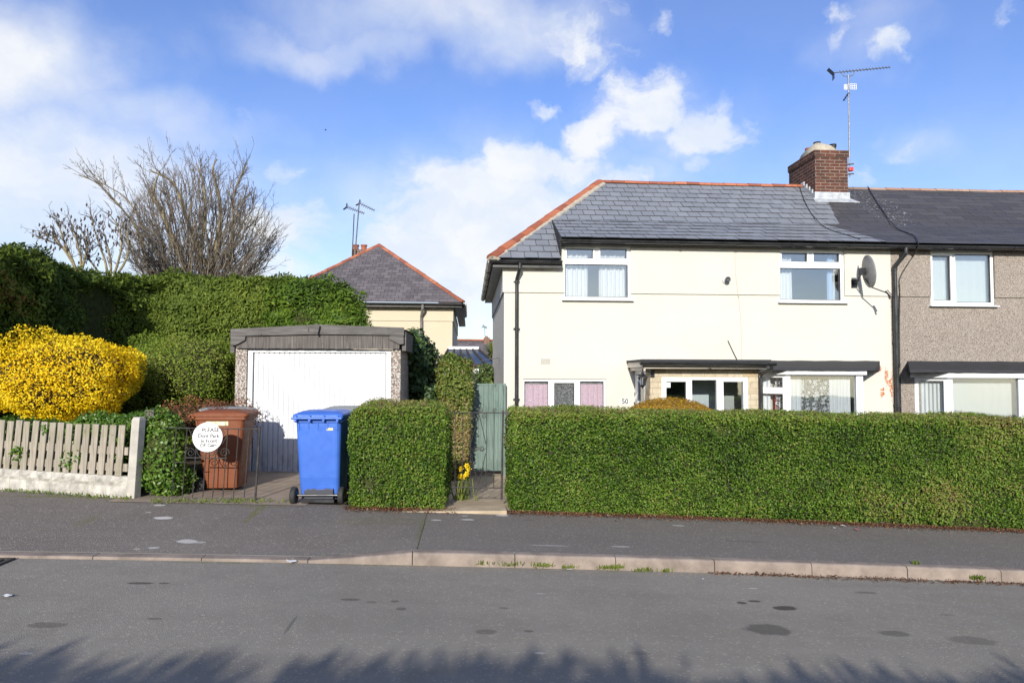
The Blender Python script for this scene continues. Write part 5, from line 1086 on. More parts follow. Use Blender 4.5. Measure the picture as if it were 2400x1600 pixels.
mb = MB(); c_ = h_(1993, 397); mb.box(c_.x - .05, c_.x + .05, YA - .06, YA + .02, c_.z - .05, c_.z + .04); mb.build('amplifier', REDP, A1, bevel=.01)
mb = MB()
for py in (388, 411): c_ = h_(1991, py); mb.tube([(cx1 + .003, YA, c_.z - .01), (c_.x + .09, YA - .03, c_.z + .03)], .014, 6); mb.box(cx1 + .001, cx1 + .03, YA - .12, YA + .12, c_.z - .06, c_.z + .03)
mb.build('bracket', IRON, A1)
YA2 = YH + 4.9; h2 = lambda px, py: hit(px, py, YA2)
A2 = thing('roof_aerial', 'pale mast with short aerial on the hipped house chimney', 'aerial', h2(831, 612)); mb = MB(); mb.tube([h2(831, 612), h2(842, 474)], .028, 6); mb.build('mast', GALV, A2); yagi(A2, h2(840, 475), h2(877, 493), .10, 8, .02)
A3 = thing('roof_aerial', 'dark thin mast with slanting aerial left of the pale mast', 'aerial', h2(825, 612)); mb = MB(); mb.tube([h2(825, 612), h2(830, 501)], .022, 6); mb.build('mast', IRON, A3); yagi(A3, h2(810, 484), h2(853, 500), .10, 10, .02)
YA4 = YD + 2.8; h4 = lambda px, py: hit(px, py, YA4)
A4 = thing('roof_aerial', 'tiny distant aerial above the far grey roof', 'aerial', h4(1140, 792)); mb = MB(); mb.tube([h4(1137, 793), h4(1136, 766)], .025, 5); mb.build('mast', GALV, A4); yagi(A4, h4(1131, 764), h4(1141, 768), .12, 5, .03)

# ---------------------------------------------------------------- cables
def on_roof(px, py):                     # nearest of the two front slopes
    d = ray(px, py); best = None
    for (Y0, Z0, mm) in ((YB, zB, m_), (YE, zg, (zB - zg) / (YB - YE))):
        t = (Z0 + mm * (-Y0) - CAM.z) / (d.z - mm * d.y); p = CAM + d * t
        if (Y0 == YB and p.y >= YB - .01) or (Y0 == YE and p.y < YB): best = p
    return (best or CAM + d * (YB / d.y)) + Vector((0, -.015, .035))
c1 = [on_roof(*p) for p in ((2033, 441), (2050, 470), (2078, 512), (2103, 540), (2140, 556))] + [hit(2151, 566, YE - .08), hit(2150, 580, YE - .06), hit(2140, 600, YF - .06), hit(2110, 650, YF - .05), hit(2109, 690, YF - .05), hit(2108, 800, YF - .045), hit(2112, 985, YF - .045)]
tag(MB().tube(catmull(c1, 6), .011, 5).build('aerial_cable', BLACKP, None, sm=True), 'black aerial cable looping over the dark slates and down the pebbledash', 'cable')
c2 = [on_roof(*p) for p in ((1873, 440), (1885, 475), (1905, 510), (1935, 538), (1985, 555), (2015, 565))]
tag(MB().tube(catmull(c2, 6), .008, 5).build('aerial_cable', BLACKP, None, sm=True), 'thin black cable drooping across the blue grey slates left of the chimney', 'cable')
c3 = [hit(1722, 578, YU - .008), hit(1724, 640, YU - .008), hit(1730, 689, YU - .008), hit(1732, 700, YF - .008), hit(1737, 760, YF - .008), hit(1739, 842, YF - .008)]
tag(MB().tube(c3, .005, 5).build('wall_cable', simple('painted_cable', (.52, .48, .42), .6), None), 'thin painted cable running down the cream wall', 'cable')
c4 = [hit(1706, 798, YF - .01), hit(1716, 820, YF - .01), hit(1727, 842, YF - .02)]
tag(MB().tube(c4, .008, 5).build('slack_cable', BLACKP, None), 'short dark cable end slanting down to the porch roof', 'cable')
p_ = [(XL + .0 - .035, YF + 1.2 + i * .0, z) for i, z in enumerate((3.0, 1.2, -.3))]
tag(MB().tube([(XL - .05, YF + .5, 1.35), (XL - .05, YF + .5, .3), (XL - .05, YF + .5, -.5)], .03, 8).build('waste_pipe', WHITE, None), 'white waste pipe on the side wall of the cream house', 'pipe')
tag(MB().tube(catmull([hit(1098, 868, 20), hit(1130, 846, 17), hit(1172, 838, 14)], 6), .008, 4).build('washing_line', simple('line_grey', (.3, .3, .3), .6), None), 'slack washing line tied to the side of the cream house', 'line')

# ---------------------------------------------------------------- street bits
dg_ = gh(-50, 1326); DGm = MB()
for k in range(7): DGm.box(dg_.x - .36 + .07 * k, dg_.x - .36 + .07 * k + .032, dg_.y - .2, dg_.y + .17, dg_.z - .01, dg_.z + .012)
DGm.box(dg_.x - .4, dg_.x + .16, dg_.y - .24, dg_.y - .2, dg_.z - .02, dg_.z + .012); DGm.box(dg_.x - .4, dg_.x + .16, dg_.y + .17, dg_.y + .21, dg_.z - .02, dg_.z + .012); DGm.box(dg_.x + .12, dg_.x + .16, dg_.y - .2, dg_.y + .17, dg_.z - .02, dg_.z + .012)
tag(DGm.build('drain_grate', IRON), 'iron drain grate in the gutter at the far left kerb', 'drain')
PAPER = simple('litter_paper', (.72, .72, .70), .8, var=.1)
def scrap(px, py, s, mat, lab):
    p = gh(px, py); a = random.random() * 6; mb = MB(); V = []
    for j in range(4):
        for i in range(4): x, y = (i - 1.5) / 3 * s * 2, (j - 1.5) / 3 * s * 1.3; V.append((p.x + x * math.cos(a) - y * math.sin(a), p.y + x * math.sin(a) + y * math.cos(a), p.z + .012 + random.uniform(0, .35) * s))
    mb.add(V, [(j * 4 + i, j * 4 + i + 1, j * 4 + i + 5, j * 4 + i + 4) for j in range(3) for i in range(3)]); tag(mb.build('litter_scrap', mat, sm=True), lab, 'litter', 'scraps of litter on the ground')
scrap(683, 1319, .05, PAPER, 'white paper scrap in the gutter below the blue bin'); scrap(16, 1400, .03, PAPER, 'white paper scrap on the road at the far left'); scrap(1976, 1234, .03, PAPER, 'white paper scrap under the long hedge'); scrap(2008, 1243, .025, simple('litter_red', (.5, .12, .12), .7), 'red wrapper scrap under the long hedge'); scrap(1335, 1337, .02, PAPER, 'white scrap in the gutter by the kerb joint'); scrap(1648, 1359, .012, PAPER, 'tiny white scrap on the road by the kerb'); scrap(1955, 1239, .02, PAPER, 'pale scrap under the long hedge beside the bigger white one')
bp_ = hit(763, 305, 60); mb = MB(); mb.loft([[bp_ + .45 * Vector((x + .02 * math.cos(a), .12 * r * math.sin(a) , .12 * r * math.cos(a))) for a in np.linspace(0, 5.5, 7)] for x, r in ((-.25, .1), (-.1, .6), (.05, .7), (.2, .4), (.27, .05))])
mb.prism([bp_, bp_ + Vector((.07, 0, .01)), bp_ + Vector((.0, -.16, .05))], (0, 0, .02)); mb.prism([bp_, bp_ + Vector((.07, 0, .01)), bp_ + Vector((.0, .16, .05))], (0, 0, .02)); tag(mb.build('bird', simple('dark_feathers', (.03, .03, .03), .7)), 'tiny dark bird flying in the blue sky left of the hipped house', 'bird')
# ---------------------------------------------------------------- vegetation
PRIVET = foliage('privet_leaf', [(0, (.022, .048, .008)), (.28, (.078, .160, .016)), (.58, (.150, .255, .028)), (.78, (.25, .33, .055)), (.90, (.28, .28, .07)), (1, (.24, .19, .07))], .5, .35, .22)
YEW = foliage('cypress_spray', [(0, (.040, .064, .014)), (.4, (.108, .158, .024)), (.75, (.18, .235, .034)), (.92, (.20, .235, .036)), (1, (.30, .155, .06))], .65, .3, .2)
CONIF = foliage('conifer_spray', [(0, (.03, .06, .01)), (.45, (.09, .16, .018)), (.8, (.16, .24, .026)), (1, (.24, .27, .045))], .6, .3, .2)
SHRUB = foliage('fine_shrub_leaf', [(0, (.05, .085, .012)), (.4, (.14, .215, .022)), (.8, (.22, .30, .032)), (1, (.26, .25, .07))], .55, .35, .25)
FORS = foliage('forsythia_bloom', [(0, (.46, .27, .004)), (.35, (.80, .54, .008)), (.7, (.90, .66, .014)), (1, (.92, .74, .06))], .6, .35, .15)
IVY = foliage('ivy_leaf', [(0, (.022, .045, .018)), (.5, (.055, .10, .032)), (.85, (.12, .175, .042)), (1, (.22, .24, .07))], .4, .2, .4)
BEECH = foliage('mixed_hedge_leaf', [(0, (.045, .08, .016)), (.35, (.12, .18, .028)), (.6, (.21, .25, .05)), (.75, (.29, .22, .09)), (1, (.36, .25, .13))], .5, .3, .3)
EUON = foliage('broad_glossy_leaf', [(0, (.03, .065, .012)), (.5, (.085, .18, .022)), (.85, (.16, .27, .036)), (1, (.27, .32, .08))], .4, .3, .4)
GOLD = foliage('golden_heather', [(0, (.16, .10, .012)), (.5, (.40, .235, .018)), (.8, (.48, .26, .018)), (1, (.28, .24, .035))], .65, .2, .2)
RUST = foliage('rusty_leaf', [(0, (.08, .035, .018)), (.5, (.19, .075, .035)), (.85, (.30, .13, .06)), (1, (.14, .12, .03))], .55, .25, .3)
GRASS = foliage('grass_blade', [(0, (.06, .085, .015)), (.6, (.15, .21, .028)), (1, (.24, .24, .07))], .6, .3, .2)
LITTER = foliage('dead_leaf', [(0, (.05, .025, .014)), (.5, (.16, .07, .035)), (.85, (.26, .13, .07)), (1, (.34, .25, .17))], .8, .1, .15)
COREG = simple('dark_core_green', (.045, .052, .018), .95, var=.5, vs_=18, spec=.05); COREB = simple('dark_core_brown', (.05, .035, .015), .95, var=.5, vs_=22, spec=.05)  # dark solid cores added inside the foliage to block light
BARK = simple('tree_bark', (.21, .175, .10), .9, var=.4, vs_=9, bmp=.7, bs=30, spec=.15); TWIG = foliage('bare_twig', [(0, (.070, .064, .064)), (.5, (.125, .104, .085)), (1, (.20, .165, .11))], .8, 0, .2)

def rbox_pts(n, lo, hi, r, faces):       # points and normals on a rounded box; faces as letters
    lo, hi = np.array(lo), np.array(hi); s = hi - lo; A = {'f': s[0] * s[2], 'b': s[0] * s[2], 't': s[0] * s[1], 'l': s[1] * s[2], 'r': s[1] * s[2]}
    w_ = np.array([A[f] for f in faces]); ch_ = RNG.choice(len(faces), n, p=w_ / w_.sum()); P = lo + RNG.random((n, 3)) * s
    for i, f in enumerate(faces):
        m = ch_ == i
        if f == 'f': P[m, 1] = lo[1]
        if f == 'b': P[m, 1] = hi[1]
        if f == 't': P[m, 2] = hi[2]
        if f == 'l': P[m, 0] = lo[0]
        if f == 'r': P[m, 0] = hi[0]
    lo2, hi2 = lo + r, hi - r; lo2[2] = lo[2]; q = np.clip(P, lo2, hi2); N = norm(P - q + 1e-6); return q + N * r, N
def hedge(name, label, x0, x1, y0, y1, zb, zt, mat, n, L, W, r=.1, faces='fltr', shag=.03, top_shift=.3, core=COREG, cat='hedge', tint_fn=None, jit=.75, base=.43, bowl=.02, sp=.25, group=None):
    """clipped hedge: zb(x), zt(x) give the ground and the top along it"""
    o = thing(name, label, cat, ((x0 + x1) / 2, (y0 + y1) / 2, float(zb((x0 + x1) / 2))), group)
    Hh = 1.3; P, N = rbox_pts(n, (x0, y0, 0), (x1, y1, Hh), r, faces); hz = P[:, 2] / Hh
    b = zb(P[:, 0]); t = zt(P[:, 0]); P[:, 2] = b + (t - b) * hz
    dsp = wav(P, 3.2) * shag + wav(P + 7, 9) * shag * .45 + wav(P + 3, 24) * shag * .35; low = np.clip(1 - hz / .12, 0, 1)
    depth = -RNG.random(n) ** 1.3 * .12
    P = P + N * (dsp + depth - low * .05 + bowl * 0)[:, None]; P[:, 1] += np.clip(hz - .6, 0, 1) * .05
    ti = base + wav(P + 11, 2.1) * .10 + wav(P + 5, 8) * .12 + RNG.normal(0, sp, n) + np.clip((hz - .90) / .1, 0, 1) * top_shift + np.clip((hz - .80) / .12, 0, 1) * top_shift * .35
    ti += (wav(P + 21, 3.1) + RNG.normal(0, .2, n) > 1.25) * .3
    if tint_fn is not None: ti = ti + tint_fn(P, hz)
    thin = (wav(P + 40, 7.5) + RNG.normal(0, .25, n) > 1.2) & (hz < .93); P0, N0 = P[::22], N[::22]
    P, N, ti = P[~thin], N[~thin], ti[~thin]
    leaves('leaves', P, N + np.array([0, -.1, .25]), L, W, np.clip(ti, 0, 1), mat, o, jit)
    leaves('twigs', P0 - N0 * .03, N0, .075, .0065, RNG.random(len(P0)), TWIG, o, .9, T=N0 * .4 + np.array([0, 0, .9]), tj=.6)
    mb = MB(); e = .115; xs = np.linspace(x0 + e, x1 - e, 40)
    rings = [[(x, y0 + e + .03, float(zb(x)) - .02), (x, y0 + e, float(zb(x)) + .2), (x, y0 + e + .02, float(zt(x)) - r), (x, y0 + e + r * .6, float(zt(x)) - e), (x, y1 - e - r * .6, float(zt(x)) - e), (x, y1 - e, float(zt(x)) - r), (x, y1 - e, float(zb(x)) - .02)] for x in xs]
    mb.loft(rings); mb.build('opaque_core', core, o)
    return o
# clipped privet along the pavement
hx = lambda px, py, Y: hit(px, py, Y).x
YH0 = 7.98
xa, xb = hx(1197, 1080, YH0), 10.6
za_, zb2 = hit(1260, 960, YH0 + .12).z, hit(2390, 980, YH0 + .12).z; xq0, xq1 = hit(1260, 953, YH0).x, hit(2390, 974, YH0).x
ztop = lambda x: za_ + (zb2 - za_) * (x - xq0) / (xq1 - xq0) + .012 * np.sin(x * 2.3) + .008 * np.sin(x * 5.1)
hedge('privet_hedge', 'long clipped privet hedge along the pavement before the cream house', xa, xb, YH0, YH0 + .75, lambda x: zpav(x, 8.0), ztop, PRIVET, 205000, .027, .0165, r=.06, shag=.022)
xc, xd_ = hx(813, 1070, YH0 - .05), hx(1050, 1070, YH0 - .05); zt2 = hit(930, 944, YH0 + .1).z
def ztl(x): s = (np.asarray(x) - xc) / (xd_ - xc); return zt2 - .02 * s - .085 * np.clip(1 - s / .22, 0, 1) ** 1.7 - .06 * np.clip((s - .92) / .08, 0, 1) ** 2 + .008 * np.sin(x * 9)
hedge('privet_hedge', 'short square block of clipped privet between the drive and the garden gate', xc, xd_, YH0 - .05, YH0 + .75, lambda x: zpav(x, 8.0), ztl, PRIVET, 47000, .027, .0165, r=.07, shag=.022, faces='flrtb')

# tall L shaped cypress hedge round the left garden
def path_hedge(name, label, pts, ztops, zb, half, mat, n, L, W, shag, tint_fn, core=COREG, jit=.6):
    P2 = np.array(pts, float); seg = np.diff(P2, axis=0); ln = np.hypot(*seg.T); cum = np.concatenate([[0], np.cumsum(ln)]); zts = np.array(ztops)
    o = thing(name, label, 'hedge', (P2[:, 0].mean(), P2[:, 1].mean(), zb))
    s = RNG.random(n) * cum[-1]; px = np.interp(s, cum, P2[:, 0]); py = np.interp(s, cum, P2[:, 1]); zt = np.interp(s, cum, zts)
    px2 = np.interp(np.minimum(s + .3, cum[-1]), cum, P2[:, 0]) - np.interp(np.maximum(s - .3, 0), cum, P2[:, 0]); py2 = np.interp(np.minimum(s + .3, cum[-1]), cum, P2[:, 1]) - np.interp(np.maximum(s - .3, 0), cum, P2[:, 1])
    nr = norm(np.stack([py2, -px2], 1)); top = RNG.random(n) < .22
    u = np.where(top, RNG.uniform(-1, 1, n), 1.0); hzz = np.where(top, 1.0, RNG.random(n) ** .9); z = zb + (zt - zb) * hzz
    P = np.stack([px + nr[:, 0] * half * u, py + nr[:, 1] * half * u, z], 1); N = np.stack([nr[:, 0] * (~top), nr[:, 1] * (~top), top * 1.0 + .05], 1)
    rr = np.clip((hzz - .93) / .07, 0, 1) * (~top); P[:, :2] -= nr * (rr ** 2 * .12)[:, None]
    P += norm(N) * (wav(P, 1.7) * shag + wav(P + 4, 5.5) * shag * .6 + wav(P + 9, 15) * shag * .3 - RNG.random(n) ** 1.5 * .14)[:, None]
    ti = .42 + wav(P + 2, 1.2) * .12 + wav(P + 8, 6) * .1 + RNG.normal(0, .13, n) + tint_fn(P)
    leaves('foliage', P, norm(N) + np.array([0, 0, .2]), L, W, np.clip(ti, 0, 1), mat, o, jit, T=np.array([0, 0, .7]), tj=.8)
    mb = MB(); rings = []
    for i, (x, y) in enumerate(P2):
        a = P2[max(i - 1, 0)]; b = P2[min(i + 1, len(P2) - 1)]; d = norm((b - a)[None])[0]; q = np.array([d[1], -d[0]]); h2_ = half - .2
        rings.append([(x + q[0] * h2_, y + q[1] * h2_, zb - .1), (x + q[0] * h2_, y + q[1] * h2_, zts[i] - .3), (x + q[0] * h2_ * .6, y + q[1] * h2_ * .6, zts[i] - .16), (x - q[0] * half, y - q[1] * half, zts[i] - .16), (x - q[0] * half, y - q[1] * half, zb - .1)])
    mb.loft(rings); mb.build('opaque_core', core, o); return o
TP = []
for (px, py, Y) in ((-230, 570, 9.3), (-60, 588, 10.6), (40, 603, 11.6), (130, 621, 12.6), (230, 638, 13.7), (310, 648, 14.5), (380, 655, 14.9), (470, 659, 15.1), (600, 659, 15.2), (700, 660, 15.3), (770, 664, 15.3)):
    p = hit(px, py, Y); TP.append((p.x, p.y + .0, p.z))
path_hedge('cypress_hedge', 'tall dark trimmed cypress hedge wrapping the left garden', [t[:2] for t in TP][::1], [t[2] for t in TP], .1, .5, YEW, 105000, .085, .034, .14,
           lambda P: ((wav(P + 31, 2.4) > .95) & (P[:, 0] > -7)) * .35 - .10 * (P[:, 1] < 12.5) + np.clip((P[:, 0] + 7.5) / 4, 0, 1) * .09)  # shade put into the tint: near left leg darker, right end paler

def blob(name, label, parts, mat, n, L, W, core=COREG, cat='shrub', pw=2.0, shag=.08, thick=.25, base=.5, sp=.17, jit=.8, up=.3, tint_fn=None, T=None, leafname='leaves', cs=.80, tj=1.0, loc=None, gaps=0):
    """mass of foliage over one or more superellipsoids (cx, cy, cz, rx, ry, rz)"""
    c0 = parts[0]; o = thing(name, label, cat, loc or (c0[0], c0[1], c0[2] - c0[5])); vol = np.array([p[3] * p[5] + p[3] * p[4] for p in parts]); pick = RNG.choice(len(parts), n, p=vol / vol.sum())
    D = norm(RNG.normal(0, 1, (n, 3))); C_ = np.array([p[:3] for p in parts])[pick]; R = np.array([p[3:6] for p in parts])[pick]
    k = (np.abs(D) ** pw).sum(1) ** (-1 / pw); S = D * k[:, None]; P = C_ + S * R; N = norm(np.sign(S) * np.abs(S) ** (pw - 1) / R)
    P = P + N * (wav(P, 3.3) * shag + wav(P + 5, 9) * shag * .6 - RNG.random(n) ** 1.7 * thick)[:, None]
    keep = np.ones(n, bool)
    for i, p in enumerate(parts):            # drop what lies deep inside another lobe
        e = ((np.abs(P - np.array(p[:3])) / (np.array(p[3:6]) * .8)) ** 2).sum(1); keep &= ~((e < .9) & (pick != i))
    keep &= P[:, 2] > np.array([G(x, y) for x, y in P[:, :2]]) + .005
    P, N = P[keep], N[keep]; ti = base + wav(P + 13, 3) * .1 + wav(P + 17, 9) * .08 + RNG.normal(0, sp, len(P))
    if tint_fn is not None: ti = ti + tint_fn(P)
    if gaps: kp = wav(P + 50, gaps) + RNG.normal(0, .35, len(P)) < .75; P, N, ti = P[kp], N[kp], ti[kp]
    leaves(leafname, P, N + np.array([0, 0, up]), L, W, np.clip(ti, 0, 1), mat, o, jit, T, tj)
    mb = MB()
    for p in parts:
        rings = []
        for f in np.linspace(-.97, .97, 10):
            rr = (1 - abs(f) ** pw) ** (1 / pw) * cs; rings.append([(p[0] + p[3] * rr * math.cos(a), p[1] + p[4] * rr * math.sin(a), p[2] + p[5] * f * cs) for a in np.linspace(0, 2 * math.pi, 17)[:-1]])
        mb.loft(rings)
    mb.build('opaque_core', core, o); return o
def at_px(px, py, Y): p = hit(px, py, Y); return (p.x, p.y, p.z)
def ell(px, py, Y, hxp, hyp, ry): # lobe from its photo centre and half sizes in photo pixels
    c = hit(px, py, Y); return (c.x, c.y, c.z, abs(hit(px + hxp, py, Y).x - c.x), ry, abs(hit(px, py - hyp, Y).z - c.z))
blob('conifer_tree', 'feathery bright green conifer rising at the end of the tall hedge', [ell(745, 745, 14.2, 90, 90, .8), ell(806, 738, 14.1, 54, 62, .6), ell(690, 745, 14.3, 70, 84, .7), ell(790, 765, 13.9, 60, 55, .5)], CONIF, 34000, .12, .035, cat='tree', shag=.17, thick=.3, jit=.5, T=np.array([.7, -.3, .4]), tj=.7, up=.1, leafname='crown', base=.48)
# forsythia in bloom, twigs and dark inside showing through
FB = ell(160, 886, 9.85, 160, 88, .72)
fo = blob('forsythia_bush', 'large rounded forsythia bush covered in yellow flowers behind the picket fence', [FB], FORS, 30000, .031, .023, core=COREB, pw=2.6, shag=.13, thick=.2, base=.56, sp=.22, jit=1.0, cs=.80, leafname='flowers', gaps=6.5,
     tint_fn=lambda P: -.25 * np.clip((FB[2] - .15 - P[:, 2]) / .5, 0, 1) * 0 + .08 * (P[:, 2] > FB[2] + .4))
mb = MB()
for k in range(240):
    a = RNG.uniform(0, 6.28); e = RNG.uniform(-.9, 1.2); d = Vector((math.cos(a) * math.cos(e) * FB[3], -abs(math.sin(a)) * math.cos(e) * FB[4], math.sin(e) * FB[5])) * .95; c = Vector(FB[:3]); s = c + d * .55; mid_ = c + d * .85 + Vector((RNG.normal(0, .06), 0, RNG.normal(0, .06)))
    mb.tube([s, mid_, c + d * 1.03 + Vector((RNG.normal(0, .05), RNG.normal(0, .03), -abs(RNG.normal(0, .06))))], [.006, .004, .002], 4, RNG.random())
mb.build('twigs', TWIG, fo)
blob('green_shrub', 'clipped bright green shrub between the forsythia and the garage', [ell(465, 872, 11.2, 98, 88, .7), ell(395, 895, 11.6, 80, 110, .6), ell(360, 850, 12.6, 60, 70, .6)], SHRUB, 32000, .036, .02, shag=.10, base=.66, pw=2.4, tint_fn=lambda P: -.12 * (P[:, 0] < hit(370, 900, 11.5).x) + .06)
blob('rusty_shrub', 'low rusty red leaved shrub behind the brown bin', [ell(450, 985, 9.6, 92, 48, .4), ell(535, 985, 9.8, 60, 40, .4)], RUST, 6500, .045, .022, core=COREB, shag=.08, base=.5, thick=.3, cs=.75)
# low glossy hedge behind the palings and the bush at the gate
lp = [gh(340, 1164), gh(-40, 1142)]
HX0, HX1 = lp[1].x - .3, lp[0].x + .0; ylf = lambda x: lp[0].y + (lp[1].y - lp[0].y) * (x - lp[0].x) / (lp[1].x - lp[0].x)
ztf = lambda x: hit(170, 985, 9.2).z + .10 * (x - HX0) / (HX1 - HX0) + .03 * np.sin(x * 4)
n_ = 20000; P, N = rbox_pts(n_, (HX0, 0, 0), (HX1, .5, 1), .1, 'ft'); hz = P[:, 2]; zb_g = np.array([G(x, 9.3) for x in P[:, 0]]); P[:, 2] = zb_g + (ztf(P[:, 0]) - zb_g) * hz; P[:, 1] += ylf(P[:, 0]) + .12
P += N * (wav(P, 4) * .06 + wav(P + 3, 12) * .03 - RNG.random(n_) ** 1.5 * .12)[:, None]
LH = thing('low_hedge', 'low glossy green hedge showing over and through the picket fence', 'hedge', ((HX0 + HX1) / 2, ylf((HX0 + HX1) / 2) + .4, G((HX0 + HX1) / 2, 9.2)))
leaves('leaves', P, N + np.array([0, 0, .3]), .042, .024, np.clip(.45 + wav(P + 3, 5) * .15 + RNG.normal(0, .17, n_), 0, 1), EUON, LH, .8)
mb = MB(); mb.loft([[(x, ylf(x) + .25, G(x, 9.2) - .1), (x, ylf(x) + .25, ztf(x) - .14), (x, ylf(x) + .6, ztf(x) - .14), (x, ylf(x) + .6, G(x, 9.2) - .1)] for x in np.linspace(HX0 + .1, HX1 - .1, 12)]); mb.build('opaque_core', COREG, LH)
gb = gh(378, 1165)
blob('gate_bush', 'glossy green bush at the left end of the drive gate', [ell(382, 1072, gb.y + .12, 50, 92, .26), ell(375, 1010, gb.y + .25, 55, 44, .3), ell(405, 1130, gb.y + .2, 42, 44, .25)], EUON, 11000, .046, .027, shag=.06, base=.6, thick=.16, pw=2.2)
mbt = []
for i, (px, py, r) in enumerate(((42, 1062, 16), (168, 1082, 26), (190, 1068, 18), (280, 1070, 16), (107, 1003, 9), (276, 1027, 9))):
    Y = ylf(hit(px, py, 9).x) - .12; c = hit(px, py, Y); m_n = int(r * 5); D = norm(RNG.normal(0, 1, (m_n, 3))); k2 = r / 1600 * Y; mbt.append((np.array(c) + D * np.array([k2, .05, k2]) * RNG.random((m_n, 1)) ** .5, D))
leaves('sprigs', np.concatenate([a for a, b in mbt]), np.concatenate([b for a, b in mbt]) * .4 + np.array([0, -.6, .5]), .05, .028, np.clip(RNG.normal(.6, .2, sum(len(a) for a, b in mbt)), 0, 1), EUON, LH, .6)
# ivy and trimmed hedge beside the path
iv = [ell(985, 872, 12.9, 46, 86, .9), ell(975, 815, 12.8, 36, 42, .9), ell(1003, 940, 12.6, 36, 60, .6)]
blob('ivy_mass', 'dark glossy ivy smothering the side of the garage', iv, IVY, 9500, .085, .065, shag=.08, base=.45, sp=.2, jit=.55, pw=2.6, T=np.array([0, -.1, -.8]), tint_fn=lambda P: .25 * (P[:, 2] > iv[0][2] + .75))
hx0_, hx1_ = hx(1032, 900, 11.8), hx(1107, 900, 11.8); zt_ = hit(1070, 835, 11.9).z
hedge('trimmed_hedge', 'upright browning hedge column on the left of the side path', hx0_, hx1_, 11.75, 12.42, lambda x: G(-.8, 11.8) + 0 * x, lambda x: zt_ - .05 * np.clip((x - hx0_) / (hx1_ - hx0_), 0, 1) + .03 * np.sin(x * 14), BEECH, 16000, .048, .03, r=.14, faces='flrt', shag=.05, top_shift=-.1, base=.46, sp=.2,
      tint_fn=lambda P, hz: .22 * np.clip((.75 - hz) / .5, 0, 1) * (wav(P + 2, 4) > -.5), jit=.7)
gd_ = ell(1572, 992, 10.4, 112, 60, .62)
blob('golden_shrub', 'low golden orange heather dome showing over the long hedge', [(gd_[0], gd_[1], gd_[2], gd_[3], gd_[4], gd_[5])], GOLD, 20000, .03, .014, core=simple('golden_core', (.16, .10, .02), .95), shag=.012, thick=.04, jit=.45, base=.5, cs=.95, T=np.array([0, 0, .6]))
blob('garden_shrub', 'small dark shrub below the conservatory behind the side gate', [ell(1142, 892, 18, 26, 34, .5)], IVY, 1800, .09, .05, shag=.1, thick=.3, base=.6)
# spiky cordyline in the distance
pc = hit(1152, 828, 27); CO = thing('cordyline', 'spiky yellow green cordyline beyond the conservatory', 'plant', (pc.x, 27, pc.z - 2)); n_ = 140
D = norm(RNG.normal(0, 1, (n_, 3)) + np.array([0, 0, .6])); Vq = []
for d in D:
    b = np.cross(d, [0, 0, 1.]); b = b / (np.linalg.norm(b) + 1e-6) * .03; c = np.array(pc); Vq.append([c - b, c + b, c + d * .55 + b * .3 - np.array([0, 0, .05]), c + d * .55 - b * .3 - np.array([0, 0, .05])])
quads_mesh('spikes', np.array(Vq), RNG.uniform(.3, 1, n_), GRASS, CO); MB().tube([(pc.x, 27, pc.z - 2.2), (pc.x, 27, pc.z)], .07, 6).build('trunk', BARK, CO)

# bare trees
def shoot(mb, p, d, L, r, lev, tint, up=.06, wob=.16, kids=(7, 4), spread=.75, seg=6):
    pts = [Vector(p)]; d = Vector(d).normalized(); rs = [r]
    for i in range(seg):
        d = (d + Vector((random.gauss(0, wob), random.gauss(0, wob), random.gauss(0, wob) + up))).normalized(); pts.append(pts[-1] + d * (L / seg)); rs.append(max(.0035, r * (1 - .8 * (i + 1) / seg)))
    mb.tube(pts, rs, 5 if r > .03 else 3, min(1, max(0, tint + random.gauss(0, .15))), False)
    if lev > 0:
        for k in range(kids[0] if lev > 1 else kids[1]):
            i = random.randint(1, seg); q = pts[i - 1].lerp(pts[i], random.random()); t = (pts[i] - pts[i - 1]).normalized(); s = Vector((random.gauss(0, 1), random.gauss(0, 1), random.gauss(0, 1))); s = (s - t * s.dot(t)).normalized()
            shoot(mb, q, t + s * random.uniform(.35, spread), L * random.uniform(.22, .42) * (1.2 - .5 * i / seg), max(.004, rs[i] * .6), lev - 1, tint, up, wob, kids, spread, 4)
TY = 19.0; tb = hit(455, 800, TY); TR = thing('bare_tree', 'large bare many stemmed tree with dense upright twigs behind the cypress hedge', 'tree', (tb.x, TY, 0))
tp = lambda px, py, dy=0: hit(px, py, TY + dy) if not dy else hit(px, py, TY + dy)
lim = MB(); limbs = [([(470, 800), (445, 660), (415, 585), (385, 510), (365, 470), (358, 455), (374, 400)], .11), ([(480, 800), (474, 655), (462, 590), (440, 520), (420, 460), (402, 425), (350, 398)], .10), ([(490, 800), (496, 650), (500, 640), (512, 560), (517, 510), (512, 455), (499, 400), (508, 372)], .11),
    ([(455, 800), (355, 645), (335, 570), (310, 520), (260, 460), (225, 428), (185, 410)], .05), ([(475, 760), (490, 640), (470, 590), (480, 520), (478, 440), (462, 385)], .09), ([(480, 780), (530, 640), (545, 540), (550, 450), (580, 380)], .07), ([(440, 790), (400, 650), (350, 560), (300, 470), (236, 427)], .045)]
for (pl_, r) in limbs:
    c = catmull([tp(*q) for q in pl_], 5); m2 = len(c); lim.tube(c, [max(.012, r * (1 - .88 * i / m2)) for i in range(m2)], 7, random.uniform(.5, 1), False)
lim.build('trunk', BARK, TR, sm=True)
tw = MB()
for (pl_, r) in limbs:
    c = catmull([tp(*q) for q in pl_], 5)
    for k in range(16):
        i = random.randint(len(c) // 3, len(c) - 2); t = (c[i + 1] - c[i]).normalized(); shoot(tw, c[i], t + Vector((random.gauss(0, .5), random.gauss(0, .5), .4)), random.uniform(.5, 1.3), .012, 2, .4, .05, .15, (5, 3))
